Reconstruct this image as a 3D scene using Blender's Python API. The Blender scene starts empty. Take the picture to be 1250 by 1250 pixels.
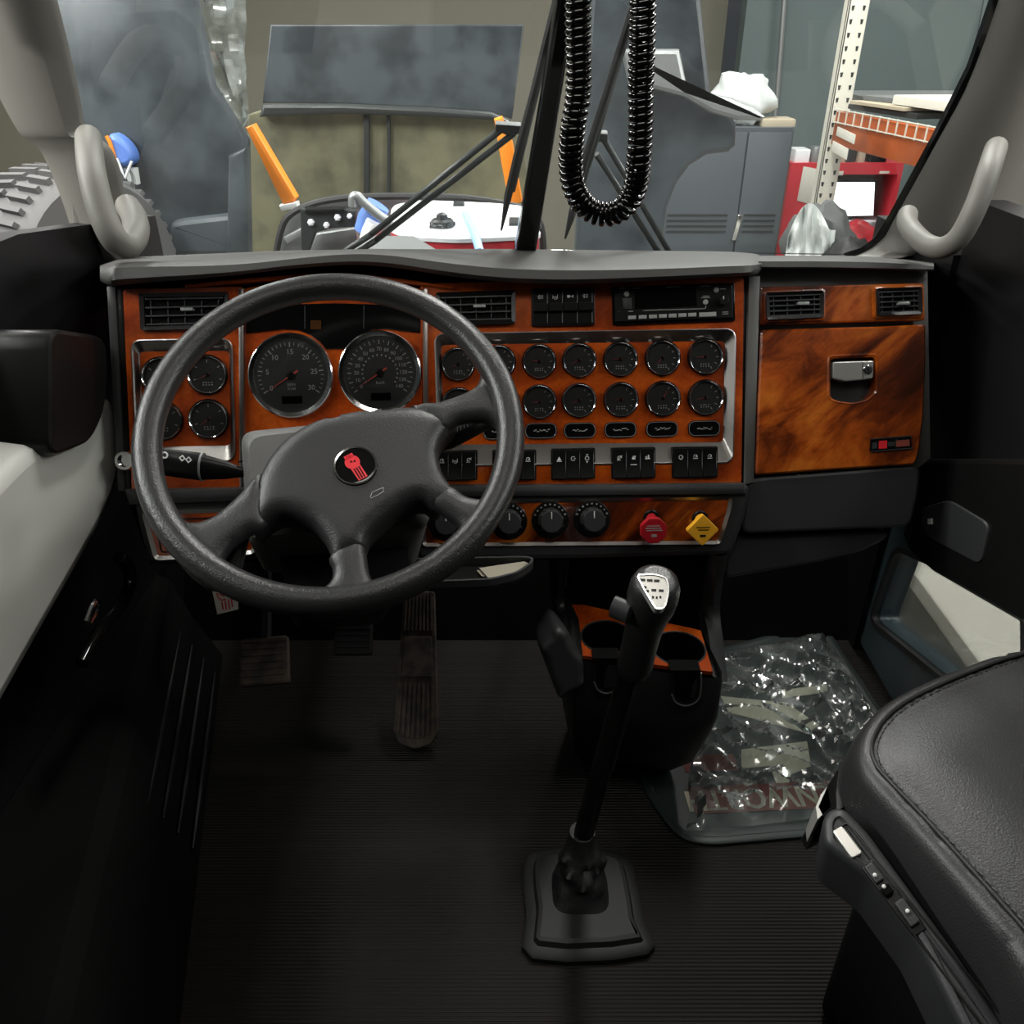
import bpy, math, random
from mathutils import Vector, Matrix, noise
from mathutils.geometry import delaunay_2d_cdt
R_ = math.radians
random.seed(7)
scene = bpy.context.scene
COL = scene.collection

# ---------------------------------------------------------------- camera
F = 1027.0
CAM = Vector((0, 0, 1.2)); PITCH = R_(30)
FW = Vector((0, math.cos(PITCH), -math.sin(PITCH)))
UP = Vector((0, math.sin(PITCH), math.cos(PITCH)))
cd = bpy.data.cameras.new('camera'); cam = bpy.data.objects.new('camera', cd); COL.objects.link(cam)
cd.sensor_width = 36; cd.lens = F / 1250 * 36; cd.clip_start = 0.02; cd.clip_end = 60
cam.location = CAM; cam.rotation_euler = (R_(90) - PITCH, 0, 0)
scene.camera = cam

# ---------------------------------------------------------------- light
scene.view_settings.view_transform = 'Standard'; scene.view_settings.look = 'None'
scene.view_settings.gamma = 1; scene.view_settings.use_curve_mapping = False
scene.view_settings.exposure = 0.0
world = bpy.data.worlds.new('world'); scene.world = world; world.use_nodes = True
world.node_tree.nodes['Background'].inputs[0].default_value = (0.9, 0.95, 1, 1)
world.node_tree.nodes['Background'].inputs[1].default_value = 0.06

def area(name, loc, tgt, sx, sy, power, col=(1, 1, 1)):
    l = bpy.data.lights.new(name, 'AREA'); l.shape = 'RECTANGLE'; l.size = sx; l.size_y = sy
    l.energy = power; l.color = col
    o = bpy.data.objects.new(name, l); COL.objects.link(o); o.location = loc
    o.rotation_euler = (Vector(tgt) - Vector(loc)).to_track_quat('-Z', 'Y').to_euler()
    return o
# workshop ceiling tubes (long strips hung over the bay)
for i, (x, y) in enumerate(((-2.6, 2.6), (0.6, 2.9), (3.4, 3.6), (-2.4, 5.6), (1.2, 5.6), (4.2, 6.0), (-1.9, 0.2), (2.1, 0.2))):
    area('shop_tube_light', (x, y, 3.6), (x, y, 0), 0.35, 2.2, (150, 150, 150, 150, 160, 185, 230, 150)[i], (1, 0.98, 0.93))
# dome lamp in the cab roof
area('cab_dome_light', (0.03, 0.55, 1.69), (0.03, 1.15, 0.6), 0.5, 0.2, 2.7, (1, 0.95, 0.88))
# added lamps outside the doors, raking the wheel and cab through the windows
area('added_side_light', (-2.7, 0.9, 2.3), (-0.4, 0.9, 0.8), 2.4, 0.3, 120, (1, 0.98, 0.94))
area('added_side_light', (2.9, 0.7, 2.4), (0.4, 0.9, 0.8), 2.4, 0.3, 60, (1, 0.98, 0.94))

# ---------------------------------------------------------------- geometry helpers
def ray(px, py):
    return FW + Vector((1, 0, 0)) * ((px - 625) / F) + UP * ((625 - py) / F)
def at_y(px, py, Y):
    r = ray(px, py); return CAM + r * (Y / r.y)
def at_x(px, py, X):
    r = ray(px, py); return CAM + r * (X / r.x)
def at_z(px, py, Z):
    r = ray(px, py); return CAM + r * ((Z - CAM.z) / r.z)
def at_d(px, py, d):
    return CAM + ray(px, py) * d
def lerp(a, b, t): return a + (b - a) * t

class Frame:
    def __init__(s, o, u, v):
        s.o = Vector(o); s.u = Vector(u).normalized(); s.v = Vector(v).normalized(); s.n = s.u.cross(s.v).normalized()
    def w(s, u, v, h=0): return s.o + s.u * u + s.v * v + s.n * h
    def px(s, x, y, h=0):
        r = ray(x, y); o = s.o + s.n * h
        t = (o - CAM).dot(s.n) / r.dot(s.n); p = CAM + r * t - s.o
        return (p.dot(s.u), p.dot(s.v))
    def pts(s, L, h=0): return [s.px(x, y, h) for x, y in L]
    def sc(s, x, y):                      # metres per pixel at a point of the plane
        r = ray(x, y); t = (s.o - CAM).dot(s.n) / r.dot(s.n); return t / F
    def shift(s, u, v, h=0, rot=0):
        c, q = math.cos(rot), math.sin(rot)
        return Frame(s.w(u, v, h), s.u * c + s.v * q, s.v * c - s.u * q)
WORLD = Frame((0, 0, 0), (1, 0, 0), (0, 1, 0))

def area2(p): return sum(p[i][0] * p[(i + 1) % len(p)][1] - p[(i + 1) % len(p)][0] * p[i][1] for i in range(len(p))) / 2
def ccw(p): return list(p) if area2(p) > 0 else list(reversed(p))
def inset(p, d):
    n = len(p); out = []
    for i in range(n):
        a, b, c = Vector(p[i - 1]), Vector(p[i]), Vector(p[(i + 1) % n])
        e1 = (b - a); e2 = (c - b)
        if e1.length < 1e-9: e1 = e2
        if e2.length < 1e-9: e2 = e1
        e1.normalize(); e2.normalize()
        n1 = Vector((-e1.y, e1.x)); n2 = Vector((-e2.y, e2.x)); m = n1 + n2
        if m.length < 1e-6: m = n1
        m.normalize(); k = max(0.45, m.dot(n1))
        q = b + m * (d / k); out.append((q.x, q.y))
    return out
def rnd(p, r, seg=4):
    p = ccw(p); n = len(p); out = []
    for i in range(n):
        a, b, c = Vector(p[i - 1]), Vector(p[i]), Vector(p[(i + 1) % n])
        ra = min(r, (a - b).length * .48); rc = min(r, (c - b).length * .48)
        s = b + (a - b).normalized() * ra; e = b + (c - b).normalized() * rc
        for k in range(seg + 1):
            t = k / seg; q = s * (1 - t) ** 2 + b * 2 * t * (1 - t) + e * t * t
            out.append((q.x, q.y))
    return out
def circ(cx, cy, r, n=32, ry=None): return [(cx + r * math.cos(2 * math.pi * i / n), cy + (ry or r) * math.sin(2 * math.pi * i / n)) for i in range(n)]
def smooth(pts, k=4, closed=False):       # catmull-rom resample
    n = len(pts); V = [Vector(p) for p in pts]; out = []
    rng = range(n if closed else n - 1)
    for i in rng:
        p0 = V[(i - 1) % n] if closed or i > 0 else V[0]; p1 = V[i]; p2 = V[(i + 1) % n]
        p3 = V[(i + 2) % n] if closed or i + 2 < n else V[n - 1]
        for j in range(k):
            t = j / k
            out.append(.5 * ((2 * p1) + (p2 - p0) * t + (2 * p0 - 5 * p1 + 4 * p2 - p3) * t * t + (3 * p1 - p0 - 3 * p2 + p3) * t ** 3))
    if not closed: out.append(V[-1])
    return out

_text = {}
def text_geo(s):
    if s not in _text:
        c = bpy.data.curves.new('glyphs', 'FONT'); c.body = s; c.align_x = 'CENTER'; c.align_y = 'CENTER'; c.resolution_u = 2; c.fill_mode = 'FRONT'
        o = bpy.data.objects.new('glyphs', c); m = bpy.data.meshes.new_from_object(o)
        _text[s] = ([(v.co.x, v.co.y) for v in m.vertices], [tuple(f.vertices) for f in m.polygons])
        bpy.data.objects.remove(o); bpy.data.meshes.remove(m); bpy.data.curves.remove(c)
    return _text[s]

class MB:
    def __init__(s): s.V = []; s.F = []
    def add(s, vs): k = len(s.V); s.V += [Vector(v) for v in vs]; return k
    def loft(s, loops, closed=True, cap0=False, cap1=False):
        n = len(loops[0]); ks = [s.add(l) for l in loops]
        for a, b in zip(ks, ks[1:]):
            for i in range(n if closed else n - 1):
                j = (i + 1) % n; s.F.append((a + i, a + j, b + j, b + i))
        if cap0: s.F.append(tuple(reversed(range(ks[0], ks[0] + n))))
        if cap1: s.F.append(tuple(range(ks[-1], ks[-1] + n)))
        return s
    def pillow(s, fr, pts, prof, back=True):
        p = ccw(pts); s.loft([[fr.w(x, y, h) for x, y in (inset(p, d) if d else p)] for d, h in prof], True, back, True); return s
    def dome(s, fr, pts, step, prof, skirt, extra=None):   # rounded pad over any outline; prof: distance from edge -> height
        p = ccw(pts); n = len(p); x0 = min(a[0] for a in p); x1 = max(a[0] for a in p); y0 = min(a[1] for a in p); y1 = max(a[1] for a in p)
        E = [(Vector(p[i]), Vector(p[(i + 1) % n])) for i in range(n)]
        def dist(q):
            b = 9
            for a, c in E:
                e = c - a; L = e.length_squared
                t = max(0, min(1, (q - a).dot(e) / L)) if L > 1e-14 else 0
                b = min(b, (q - a - e * t).length)
            return b
        def inside(q):
            r = False
            for a, c in E:
                if (a.y > q.y) != (c.y > q.y) and q.x < (c.x - a.x) * (q.y - a.y) / (c.y - a.y) + a.x: r = not r
            return r
        V = [Vector(a) for a in p]
        for d in (step * .35, step * .8):
            for a in inset(p, d):
                q = Vector(a)
                if inside(q) and dist(q) > d * .7: V.append(q)
        yy = y0; k = 0
        while yy < y1:
            xx = x0 + (k % 2) * step / 2
            while xx < x1:
                q = Vector((xx, yy))
                if inside(q) and dist(q) > step * 1.15: V.append(q)
                xx += step
            yy += step * .87; k += 1
        vo, _, fo, *_r = delaunay_2d_cdt(V, [], [list(range(n))], 1, 1e-7)
        def H(q): return prof(dist(q)) + (extra(q) if extra else 0)
        k0 = s.add([fr.w(q.x, q.y, H(q)) for q in vo]); s.F += [tuple(k0 + i for i in f) for f in fo]
        loops = [[fr.w(a[0], a[1], prof(0) + (extra(Vector(a)) if extra else 0)) for a in p]] + [[fr.w(a[0], a[1], h) for a in (inset(p, d) if d else p)] for d, h in skirt]
        s.loft(loops, True, False, True); return s
    def prism(s, fr, pts, h0, h1): return s.pillow(fr, pts, [(0, h0), (0, h1)])
    def slab(s, fr, pts, h0, h1, b=0.002):
        return s.pillow(fr, pts, [(0, h0), (0, h1 - b), (b * .3, h1 - b * .3), (b, h1)])
    def ring(s, fr, outer, inner, h0, h1, hi=None):   # frame with a hole; same point counts
        o = ccw(outer); i = ccw(inner); hi = h1 if hi is None else hi
        L = [(o, h0), (o, h1), (i, hi), (i, h0), (o, h0)]
        s.loft([[fr.w(x, y, h) for x, y in p] for p, h in L]); return s
    def lathe(s, fr, prof, n=32, cap0=True, cap1=True):
        s.loft([[fr.w(r * math.cos(2 * math.pi * i / n), r * math.sin(2 * math.pi * i / n), h) for i in range(n)] for r, h in prof], True, cap0, cap1); return s
    def box(s, fr, u0, u1, v0, v1, h0, h1): return s.prism(fr, [(u0, v0), (u1, v0), (u1, v1), (u0, v1)], h0, h1)
    def bbox(s, x0, x1, y0, y1, z0, z1): return s.box(WORLD, x0, x1, y0, y1, z0, z1)
    def tube(s, path, r, n=10, cap=True, radii=None, flat=1.0):
        P = [Vector(p) for p in path]; loops = []; up = None
        for i, p in enumerate(P):
            t = (P[min(i + 1, len(P) - 1)] - P[max(i - 1, 0)]).normalized()
            if up is None:
                up = Vector((0, 0, 1)) if abs(t.z) < .9 else Vector((0, 1, 0))
            a = (up - t * up.dot(t)).normalized(); b = t.cross(a); up = a
            rr = radii[i] if radii else r
            loops.append([p + (a * math.cos(2 * math.pi * k / n) + b * math.sin(2 * math.pi * k / n) * flat) * rr for k in range(n)])
        s.loft(loops, True, cap, cap); return s
    def torus(s, fr, R, r, n=96, m=16):
        loops = []
        for i in range(n + 1):
            a = 2 * math.pi * i / n
            loops.append([fr.w((R + r * math.cos(2 * math.pi * k / m)) * math.cos(a), (R + r * math.cos(2 * math.pi * k / m)) * math.sin(a), r * math.sin(2 * math.pi * k / m)) for k in range(m)])
        s.loft(loops); return s
    def grid(s, rows): return s.loft(rows, False)
    def flat(s, fr, pts, h=0): k = s.add([fr.w(x, y, h) for x, y in ccw(pts)]); s.F.append(tuple(range(k, k + len(pts)))); return s
    def bar(s, fr, a, b, w, h0, h1):
        d = Vector(b) - Vector(a); d.normalize(); q = Vector((-d.y, d.x)) * w / 2; a = Vector(a); b = Vector(b)
        return s.prism(fr, [tuple(a + q), tuple(a - q), tuple(b - q), tuple(b + q)], h0, h1)
    def text(s, fr, body, u, v, size, h=0, rot=0, sx=1):
        vs, fs = text_geo(body); c, q = math.cos(rot), math.sin(rot)
        k = s.add([fr.w(u + (x * sx * c - y * q) * size, v + (x * sx * q + y * c) * size, h) for x, y in vs])
        s.F += [tuple(k + i for i in f) for f in fs]; return s
    def build(s, name, mat, parent=None, label=None, ang=35, fix=True):
        m = bpy.data.meshes.new(name)
        lo = Vector((min(v.x for v in s.V), min(v.y for v in s.V), min(v.z for v in s.V)))
        hi = Vector((max(v.x for v in s.V), max(v.y for v in s.V), max(v.z for v in s.V)))
        c = Vector(((lo.x + hi.x) / 2, (lo.y + hi.y) / 2, lo.z))
        m.from_pydata([v - c for v in s.V], [], s.F); m.update()
        if fix:
            import bmesh
            bm = bmesh.new(); bm.from_mesh(m); bmesh.ops.remove_doubles(bm, verts=bm.verts, dist=1e-6); bmesh.ops.recalc_face_normals(bm, faces=bm.faces); bm.to_mesh(m); bm.free()
        m.shade_smooth(); m.set_sharp_from_angle(angle=R_(ang))
        for pg in m.polygons:
            if pg.loop_total > 6: pg.use_smooth = False
        m.materials.append(mat)
        o = bpy.data.objects.new(name, m); COL.objects.link(o)
        if parent:
            o.parent = parent; o.location = c - wloc(parent)
        else: o.location = c
        o['_w'] = list(c)
        if label: o['label'] = label
        return o
def wloc(o): return Vector(o['_w'])
def thing(name, loc, label, cat, group=None, kind=None):
    o = bpy.data.objects.new(name, None); COL.objects.link(o); o.location = loc; o['_w'] = list(loc); o.empty_display_size = .05
    return tag(o, label, cat, group, kind)
def tag(o, label=None, cat=None, group=None, kind=None):
    if label: o['label'] = label
    if cat: o['category'] = cat
    if group: o['group'] = group
    if kind: o['kind'] = kind
    return o
def struct(o): o['kind'] = 'structure'; return o

# ---------------------------------------------------------------- materials
def mat(name, col, rough=.5, metal=0, coat=0, spec=.5, bump=None, var=None, emit=None, alpha=1, voro=None, coat_rough=.05):
    m = bpy.data.materials.new(name); m.use_nodes = True; nt = m.node_tree; b = nt.nodes['Principled BSDF']
    b.inputs['Base Color'].default_value = (*col, 1); b.inputs['Roughness'].default_value = rough; b.inputs['Metallic'].default_value = metal
    b.inputs['Coat Weight'].default_value = coat; b.inputs['Coat Roughness'].default_value = coat_rough; b.inputs['Specular IOR Level'].default_value = spec
    tc = nt.nodes.new('ShaderNodeTexCoord')
    geo = nt.nodes.new('ShaderNodeNewGeometry')
    if emit: b.inputs['Emission Color'].default_value = (*emit[0], 1); b.inputs['Emission Strength'].default_value = emit[1]
    if bump:
        n = nt.nodes.new('ShaderNodeTexNoise'); n.inputs['Scale'].default_value = bump[0]; n.inputs['Detail'].default_value = 3
        nt.links.new(geo.outputs['Position'], n.inputs['Vector'])
        k = nt.nodes.new('ShaderNodeBump'); k.inputs['Strength'].default_value = bump[1]; k.inputs['Distance'].default_value = bump[2] if len(bump) > 2 else .001
        nt.links.new(n.outputs['Fac'], k.inputs['Height']); nt.links.new(k.outputs['Normal'], b.inputs['Normal'])
    if var:                                   # (colour2, scale, lo, hi)
        n = nt.nodes.new('ShaderNodeTexNoise'); n.inputs['Scale'].default_value = var[1]; n.inputs['Detail'].default_value = 5
        nt.links.new(geo.outputs['Position'], n.inputs['Vector'])
        r = nt.nodes.new('ShaderNodeValToRGB'); r.color_ramp.elements[0].position = var[2]; r.color_ramp.elements[1].position = var[3]
        r.color_ramp.elements[0].color = (*col, 1); r.color_ramp.elements[1].color = (*var[0], 1)
        nt.links.new(n.outputs['Fac'], r.inputs['Fac']); nt.links.new(r.outputs['Color'], b.inputs['Base Color'])
    return m
def wood(name, scale, stretch, rot, stops, rough=.25):
    m = bpy.data.materials.new(name); m.use_nodes = True; nt = m.node_tree; b = nt.nodes['Principled BSDF']
    geo = nt.nodes.new('ShaderNodeNewGeometry'); mp = nt.nodes.new('ShaderNodeMapping')
    mp.vector_type = 'TEXTURE'; mp.inputs['Rotation'].default_value = (0, rot, 0); mp.inputs['Scale'].default_value = tuple(1 / q for q in stretch)
    nt.links.new(geo.outputs['Position'], mp.inputs['Vector'])
    n = nt.nodes.new('ShaderNodeTexNoise'); n.inputs['Scale'].default_value = scale; n.inputs['Detail'].default_value = 6; n.inputs['Roughness'].default_value = .55; n.inputs['Distortion'].default_value = .8
    nt.links.new(mp.outputs['Vector'], n.inputs['Vector'])
    r = nt.nodes.new('ShaderNodeValToRGB'); e = r.color_ramp.elements
    while len(e) < len(stops): e.new(.5)
    for k, (p, c) in enumerate(stops): e[k].position = p; e[k].color = (*c, 1)
    nt.links.new(n.outputs['Fac'], r.inputs['Fac'])
    n2 = nt.nodes.new('ShaderNodeTexNoise'); n2.inputs['Scale'].default_value = 160; n2.inputs['Detail'].default_value = 2
    nt.links.new(mp.outputs['Vector'], n2.inputs['Vector'])
    mx = nt.nodes.new('ShaderNodeMix'); mx.data_type = 'RGBA'; mx.blend_type = 'MULTIPLY'; mx.inputs[0].default_value = .5
    nt.links.new(r.outputs['Color'], mx.inputs[6]); nt.links.new(n2.outputs['Fac'], mx.inputs[7])
    g = nt.nodes.new('ShaderNodeGamma'); g.inputs[1].default_value = 1.0
    nt.links.new(mx.outputs[2], g.inputs[0]); nt.links.new(g.outputs[0], b.inputs['Base Color'])
    b.inputs['Roughness'].default_value = rough; b.inputs['Coat Weight'].default_value = 1; b.inputs['Coat Roughness'].default_value = .03
    return m
def glass(name, tint=(1, 1, 1), refl=.05, rough=.02):
    m = bpy.data.materials.new(name); m.use_nodes = True; nt = m.node_tree; nt.nodes.clear()
    o = nt.nodes.new('ShaderNodeOutputMaterial'); t = nt.nodes.new('ShaderNodeBsdfTransparent'); t.inputs[0].default_value = (*tint, 1)
    g = nt.nodes.new('ShaderNodeBsdfGlossy'); g.inputs['Roughness'].default_value = rough
    f = nt.nodes.new('ShaderNodeFresnel'); f.inputs[0].default_value = 1.3
    x = nt.nodes.new('ShaderNodeMixShader'); k = nt.nodes.new('ShaderNodeMath'); k.operation = 'MULTIPLY_ADD'; k.inputs[1].default_value = .8; k.inputs[2].default_value = refl
    nt.links.new(f.outputs[0], k.inputs[0]); nt.links.new(k.outputs[0], x.inputs[0]); nt.links.new(t.outputs[0], x.inputs[1]); nt.links.new(g.outputs[0], x.inputs[2]); nt.links.new(x.outputs[0], o.inputs[0])
    return m

def film(name, tint, refl, rough, haze):
    m = glass(name, tint, refl, rough); nt = m.node_tree; x = [n for n in nt.nodes if n.type == 'MIX_SHADER'][0]; o = [n for n in nt.nodes if n.type == 'OUTPUT_MATERIAL'][0]
    d = nt.nodes.new('ShaderNodeBsdfDiffuse'); d.inputs[0].default_value = (.75, .8, .78, 1); y = nt.nodes.new('ShaderNodeMixShader')
    ns = nt.nodes.new('ShaderNodeTexNoise'); ns.inputs['Scale'].default_value = 14; ns.inputs['Detail'].default_value = 4; g = nt.nodes.new('ShaderNodeNewGeometry'); nt.links.new(g.outputs['Position'], ns.inputs['Vector'])
    r = nt.nodes.new('ShaderNodeMapRange'); r.inputs[1].default_value = .4; r.inputs[2].default_value = .7; r.inputs[3].default_value = haze * .3; r.inputs[4].default_value = haze * 2
    nt.links.new(ns.outputs['Fac'], r.inputs[0]); nt.links.new(r.outputs[0], y.inputs[0])
    nt.links.new(x.outputs[0], y.inputs[1]); nt.links.new(d.outputs[0], y.inputs[2]); nt.links.new(y.outputs[0], o.inputs[0]); return m
M = dict(
 wood=wood('burl_wood', 9, (1, 1, 1), 0, [(.28, (.20, .024, .002)), (.45, (.42, .056, .0035)), (.58, (.58, .092, .0055)), (.78, (.72, .14, .010))]),
 wood2=wood('streaked_wood', 10, (1.3, 1, .32), R_(48), [(.36, (.055, .010, .002)), (.46, (.16, .026, .003)), (.54, (.46, .085, .007)), (.66, (.74, .19, .018))]),
 leather=mat('black_leather', (.016, .016, .0165), .42, spec=.42, bump=(500, .45, .001)),
 rim=mat('rim_leather', (.015, .015, .015), .33, spec=.45, bump=(420, .5, .0012)),
 vinyl=mat('grey_vinyl', (.052, .051, .048), .55, bump=(800, .35, .0008)), vinyl_p=mat('pale_door_vinyl', (.42, .42, .39), .6, bump=(700, .2, .0006)), vinyl_m=mat('mid_grey_vinyl', (.085, .083, .078), .5, bump=(800, .3, .0008)),
 vinyl_d=mat('charcoal_vinyl', (.026, .027, .028), .45, spec=.4, bump=(800, .3, .0008)),
 trim=mat('grey_trim', (.15, .145, .13), .55, bump=(700, .2, .0006)),
 black=mat('black_plastic', (.006, .006, .006), .3, spec=.3),
 gloss=mat('gloss_black', (.004, .004, .004), .08),
 matte=mat('matte_black', (.003, .003, .003), .9, spec=.1),
 rubber=mat('black_rubber', (.012, .012, .012), .6),
 chrome=mat('chrome', (.8, .8, .8), .12, 1),
 satin=mat('satin_metal', (.30, .28, .265), .3, 1),
 silver=mat('silver_paint', (.5, .49, .46), .3, .6),
 print=mat('white_print', (.6, .6, .58), .6), dialp=mat('dial_print_grey', (.36, .36, .35), .6), dial=mat('dial_charcoal', (.014, .014, .014), .6), dial2=mat('dial_black', (.007, .007, .007), .6),
 dimprint=mat('dim_print', (.3, .3, .29), .6),
 needle=mat('red_needle', (.5, .06, .04), .5),
 red=mat('red_plastic', (.42, .012, .02), .3),
 yellow=mat('yellow_plastic', (.75, .36, .02), .35),
 redlogo=mat('red_enamel', (.6, .02, .03), .3),
 screen_off=mat('dark_screen', (.003, .003, .003), .12),
 amber=mat('amber_dark', (.05, .018, .004), .2),
 grey_btn=mat('grey_button', (.28, .28, .27), .5),
 floor=mat('rubber_floor', (.016, .014, .0125), .5, spec=.3),
 mat_g=mat('mat_rubber', (.022, .034, .032), .45),
 beige=mat('beige_print_sheen', (.66, .6, .46), .6),
 maroon=mat('maroon_print', (.22, .045, .03), .6),
 paper=mat('paper', (.62, .6, .53), .8), paper2=mat('old_paper', (.34, .31, .24), .8),
 white=mat('white_plastic', (.75, .76, .78), .35),
 pedal=mat('worn_pedal', (.11, .08, .06), .75, var=((.045, .038, .034), 40, .4, .6)),
 orange=mat('orange_vinyl', (.9, .26, .02), .4),
 olive=mat('olive_liner', (.17, .16, .095), .7, var=((.085, .082, .052), 7, .42, .66)),
 fender=mat('dark_fender', (.058, .068, .076), .35, var=((.026, .031, .036), 6, .42, .62), bump=(40, .15, .002)),
 cabgrey=mat('cabinet_grey', (.06, .07, .08), .45),
 wallteal=mat('wall_teal', (.10, .13, .13), .7),
 walltan=mat('wall_tan', (.2, .19, .15), .8),
 concrete=mat('concrete', (.3, .3, .27), .7, var=((.22, .22, .2), 2, .4, .6)),
 toolred=mat('tool_red', (.55, .03, .045), .35),
 rackorange=mat('rack_orange', (.40, .085, .018), .45, var=((.28, .06, .015), 6, .4, .65)),
 rackwhite=mat('rack_white', (.62, .6, .52), .5),
 metal_d=mat('dark_metal', (.03, .034, .034), .4, .2),
 metal_g=mat('grey_metal', (.3, .31, .31), .4, .6),
 blue=mat('blue_rubber', (.10, .2, .55), .45),
 lblue=mat('light_blue', (.3, .5, .8), .4),
 screen=mat('lit_screen', (.9, .9, .95), .4, emit=((.95, .97, 1), 1.6)),
 cloth=mat('pale_cloth', (.6, .63, .62), .9),
 cloth_g=mat('grey_cloth', (.12, .125, .125), .9),
 tire=mat('tyre_rubber', (.07, .07, .07), .7),
 card=mat('cardboard', (.35, .3, .22), .8),
 kick=mat('kick_panel', (.006, .006, .0065), .45, spec=.3),
 tealsill=mat('sill_paint', (.04, .06, .068), .35),
 glass=glass('window_glass', (.93, .95, .95)),
 poly=film('clear_polythene', (.86, .91, .9), .12, .10, .30), wrap=film('wrapper_film', (.84, .9, .89), .20, .14, .10),
 lens=glass('dial_lens', (.97, .97, .97), .0, .02),
)
# ribbed rubber: parallel ridges as fine relief
nt = M['floor'].node_tree; b = nt.nodes['Principled BSDF']
g = nt.nodes.new('ShaderNodeNewGeometry'); wv = nt.nodes.new('ShaderNodeTexWave'); wv.bands_direction = 'Y'; wv.inputs['Scale'].default_value = 52; wv.inputs['Distortion'].default_value = .15
nt.links.new(g.outputs['Position'], wv.inputs['Vector']); k = nt.nodes.new('ShaderNodeBump'); k.inputs['Strength'].default_value = .8; k.inputs['Distance'].default_value = .003
nt.links.new(wv.outputs['Fac'], k.inputs['Height']); nt.links.new(k.outputs['Normal'], b.inputs['Normal'])

# ---------------------------------------------------------------- frames
YAW = R_(3); UX = Vector((math.cos(YAW), math.sin(YAW), 0)); REAR = Vector((math.sin(YAW), -math.cos(YAW), 0))
LEAN = R_(24)
D = Frame(at_d(625, 460, 1.32), UX, Vector((0, 0, 1)) * math.cos(LEAN) - REAR * math.sin(LEAN))
WSL = R_(25)
WS = Frame(at_y(640, 305, 1.64), UX, Vector((0, 0, 1)) * math.cos(WSL) + REAR * math.sin(WSL))
wy = R_(6.76); wt = R_(36.41)
WH = Frame((-.21295, .91303, .78374), (math.cos(wy), math.sin(wy), 0), (-math.sin(wy) * math.cos(wt), math.cos(wy) * math.cos(wt), math.sin(wt)))
XL, XR = -.74, .77       # inner faces of the cab sides

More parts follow.
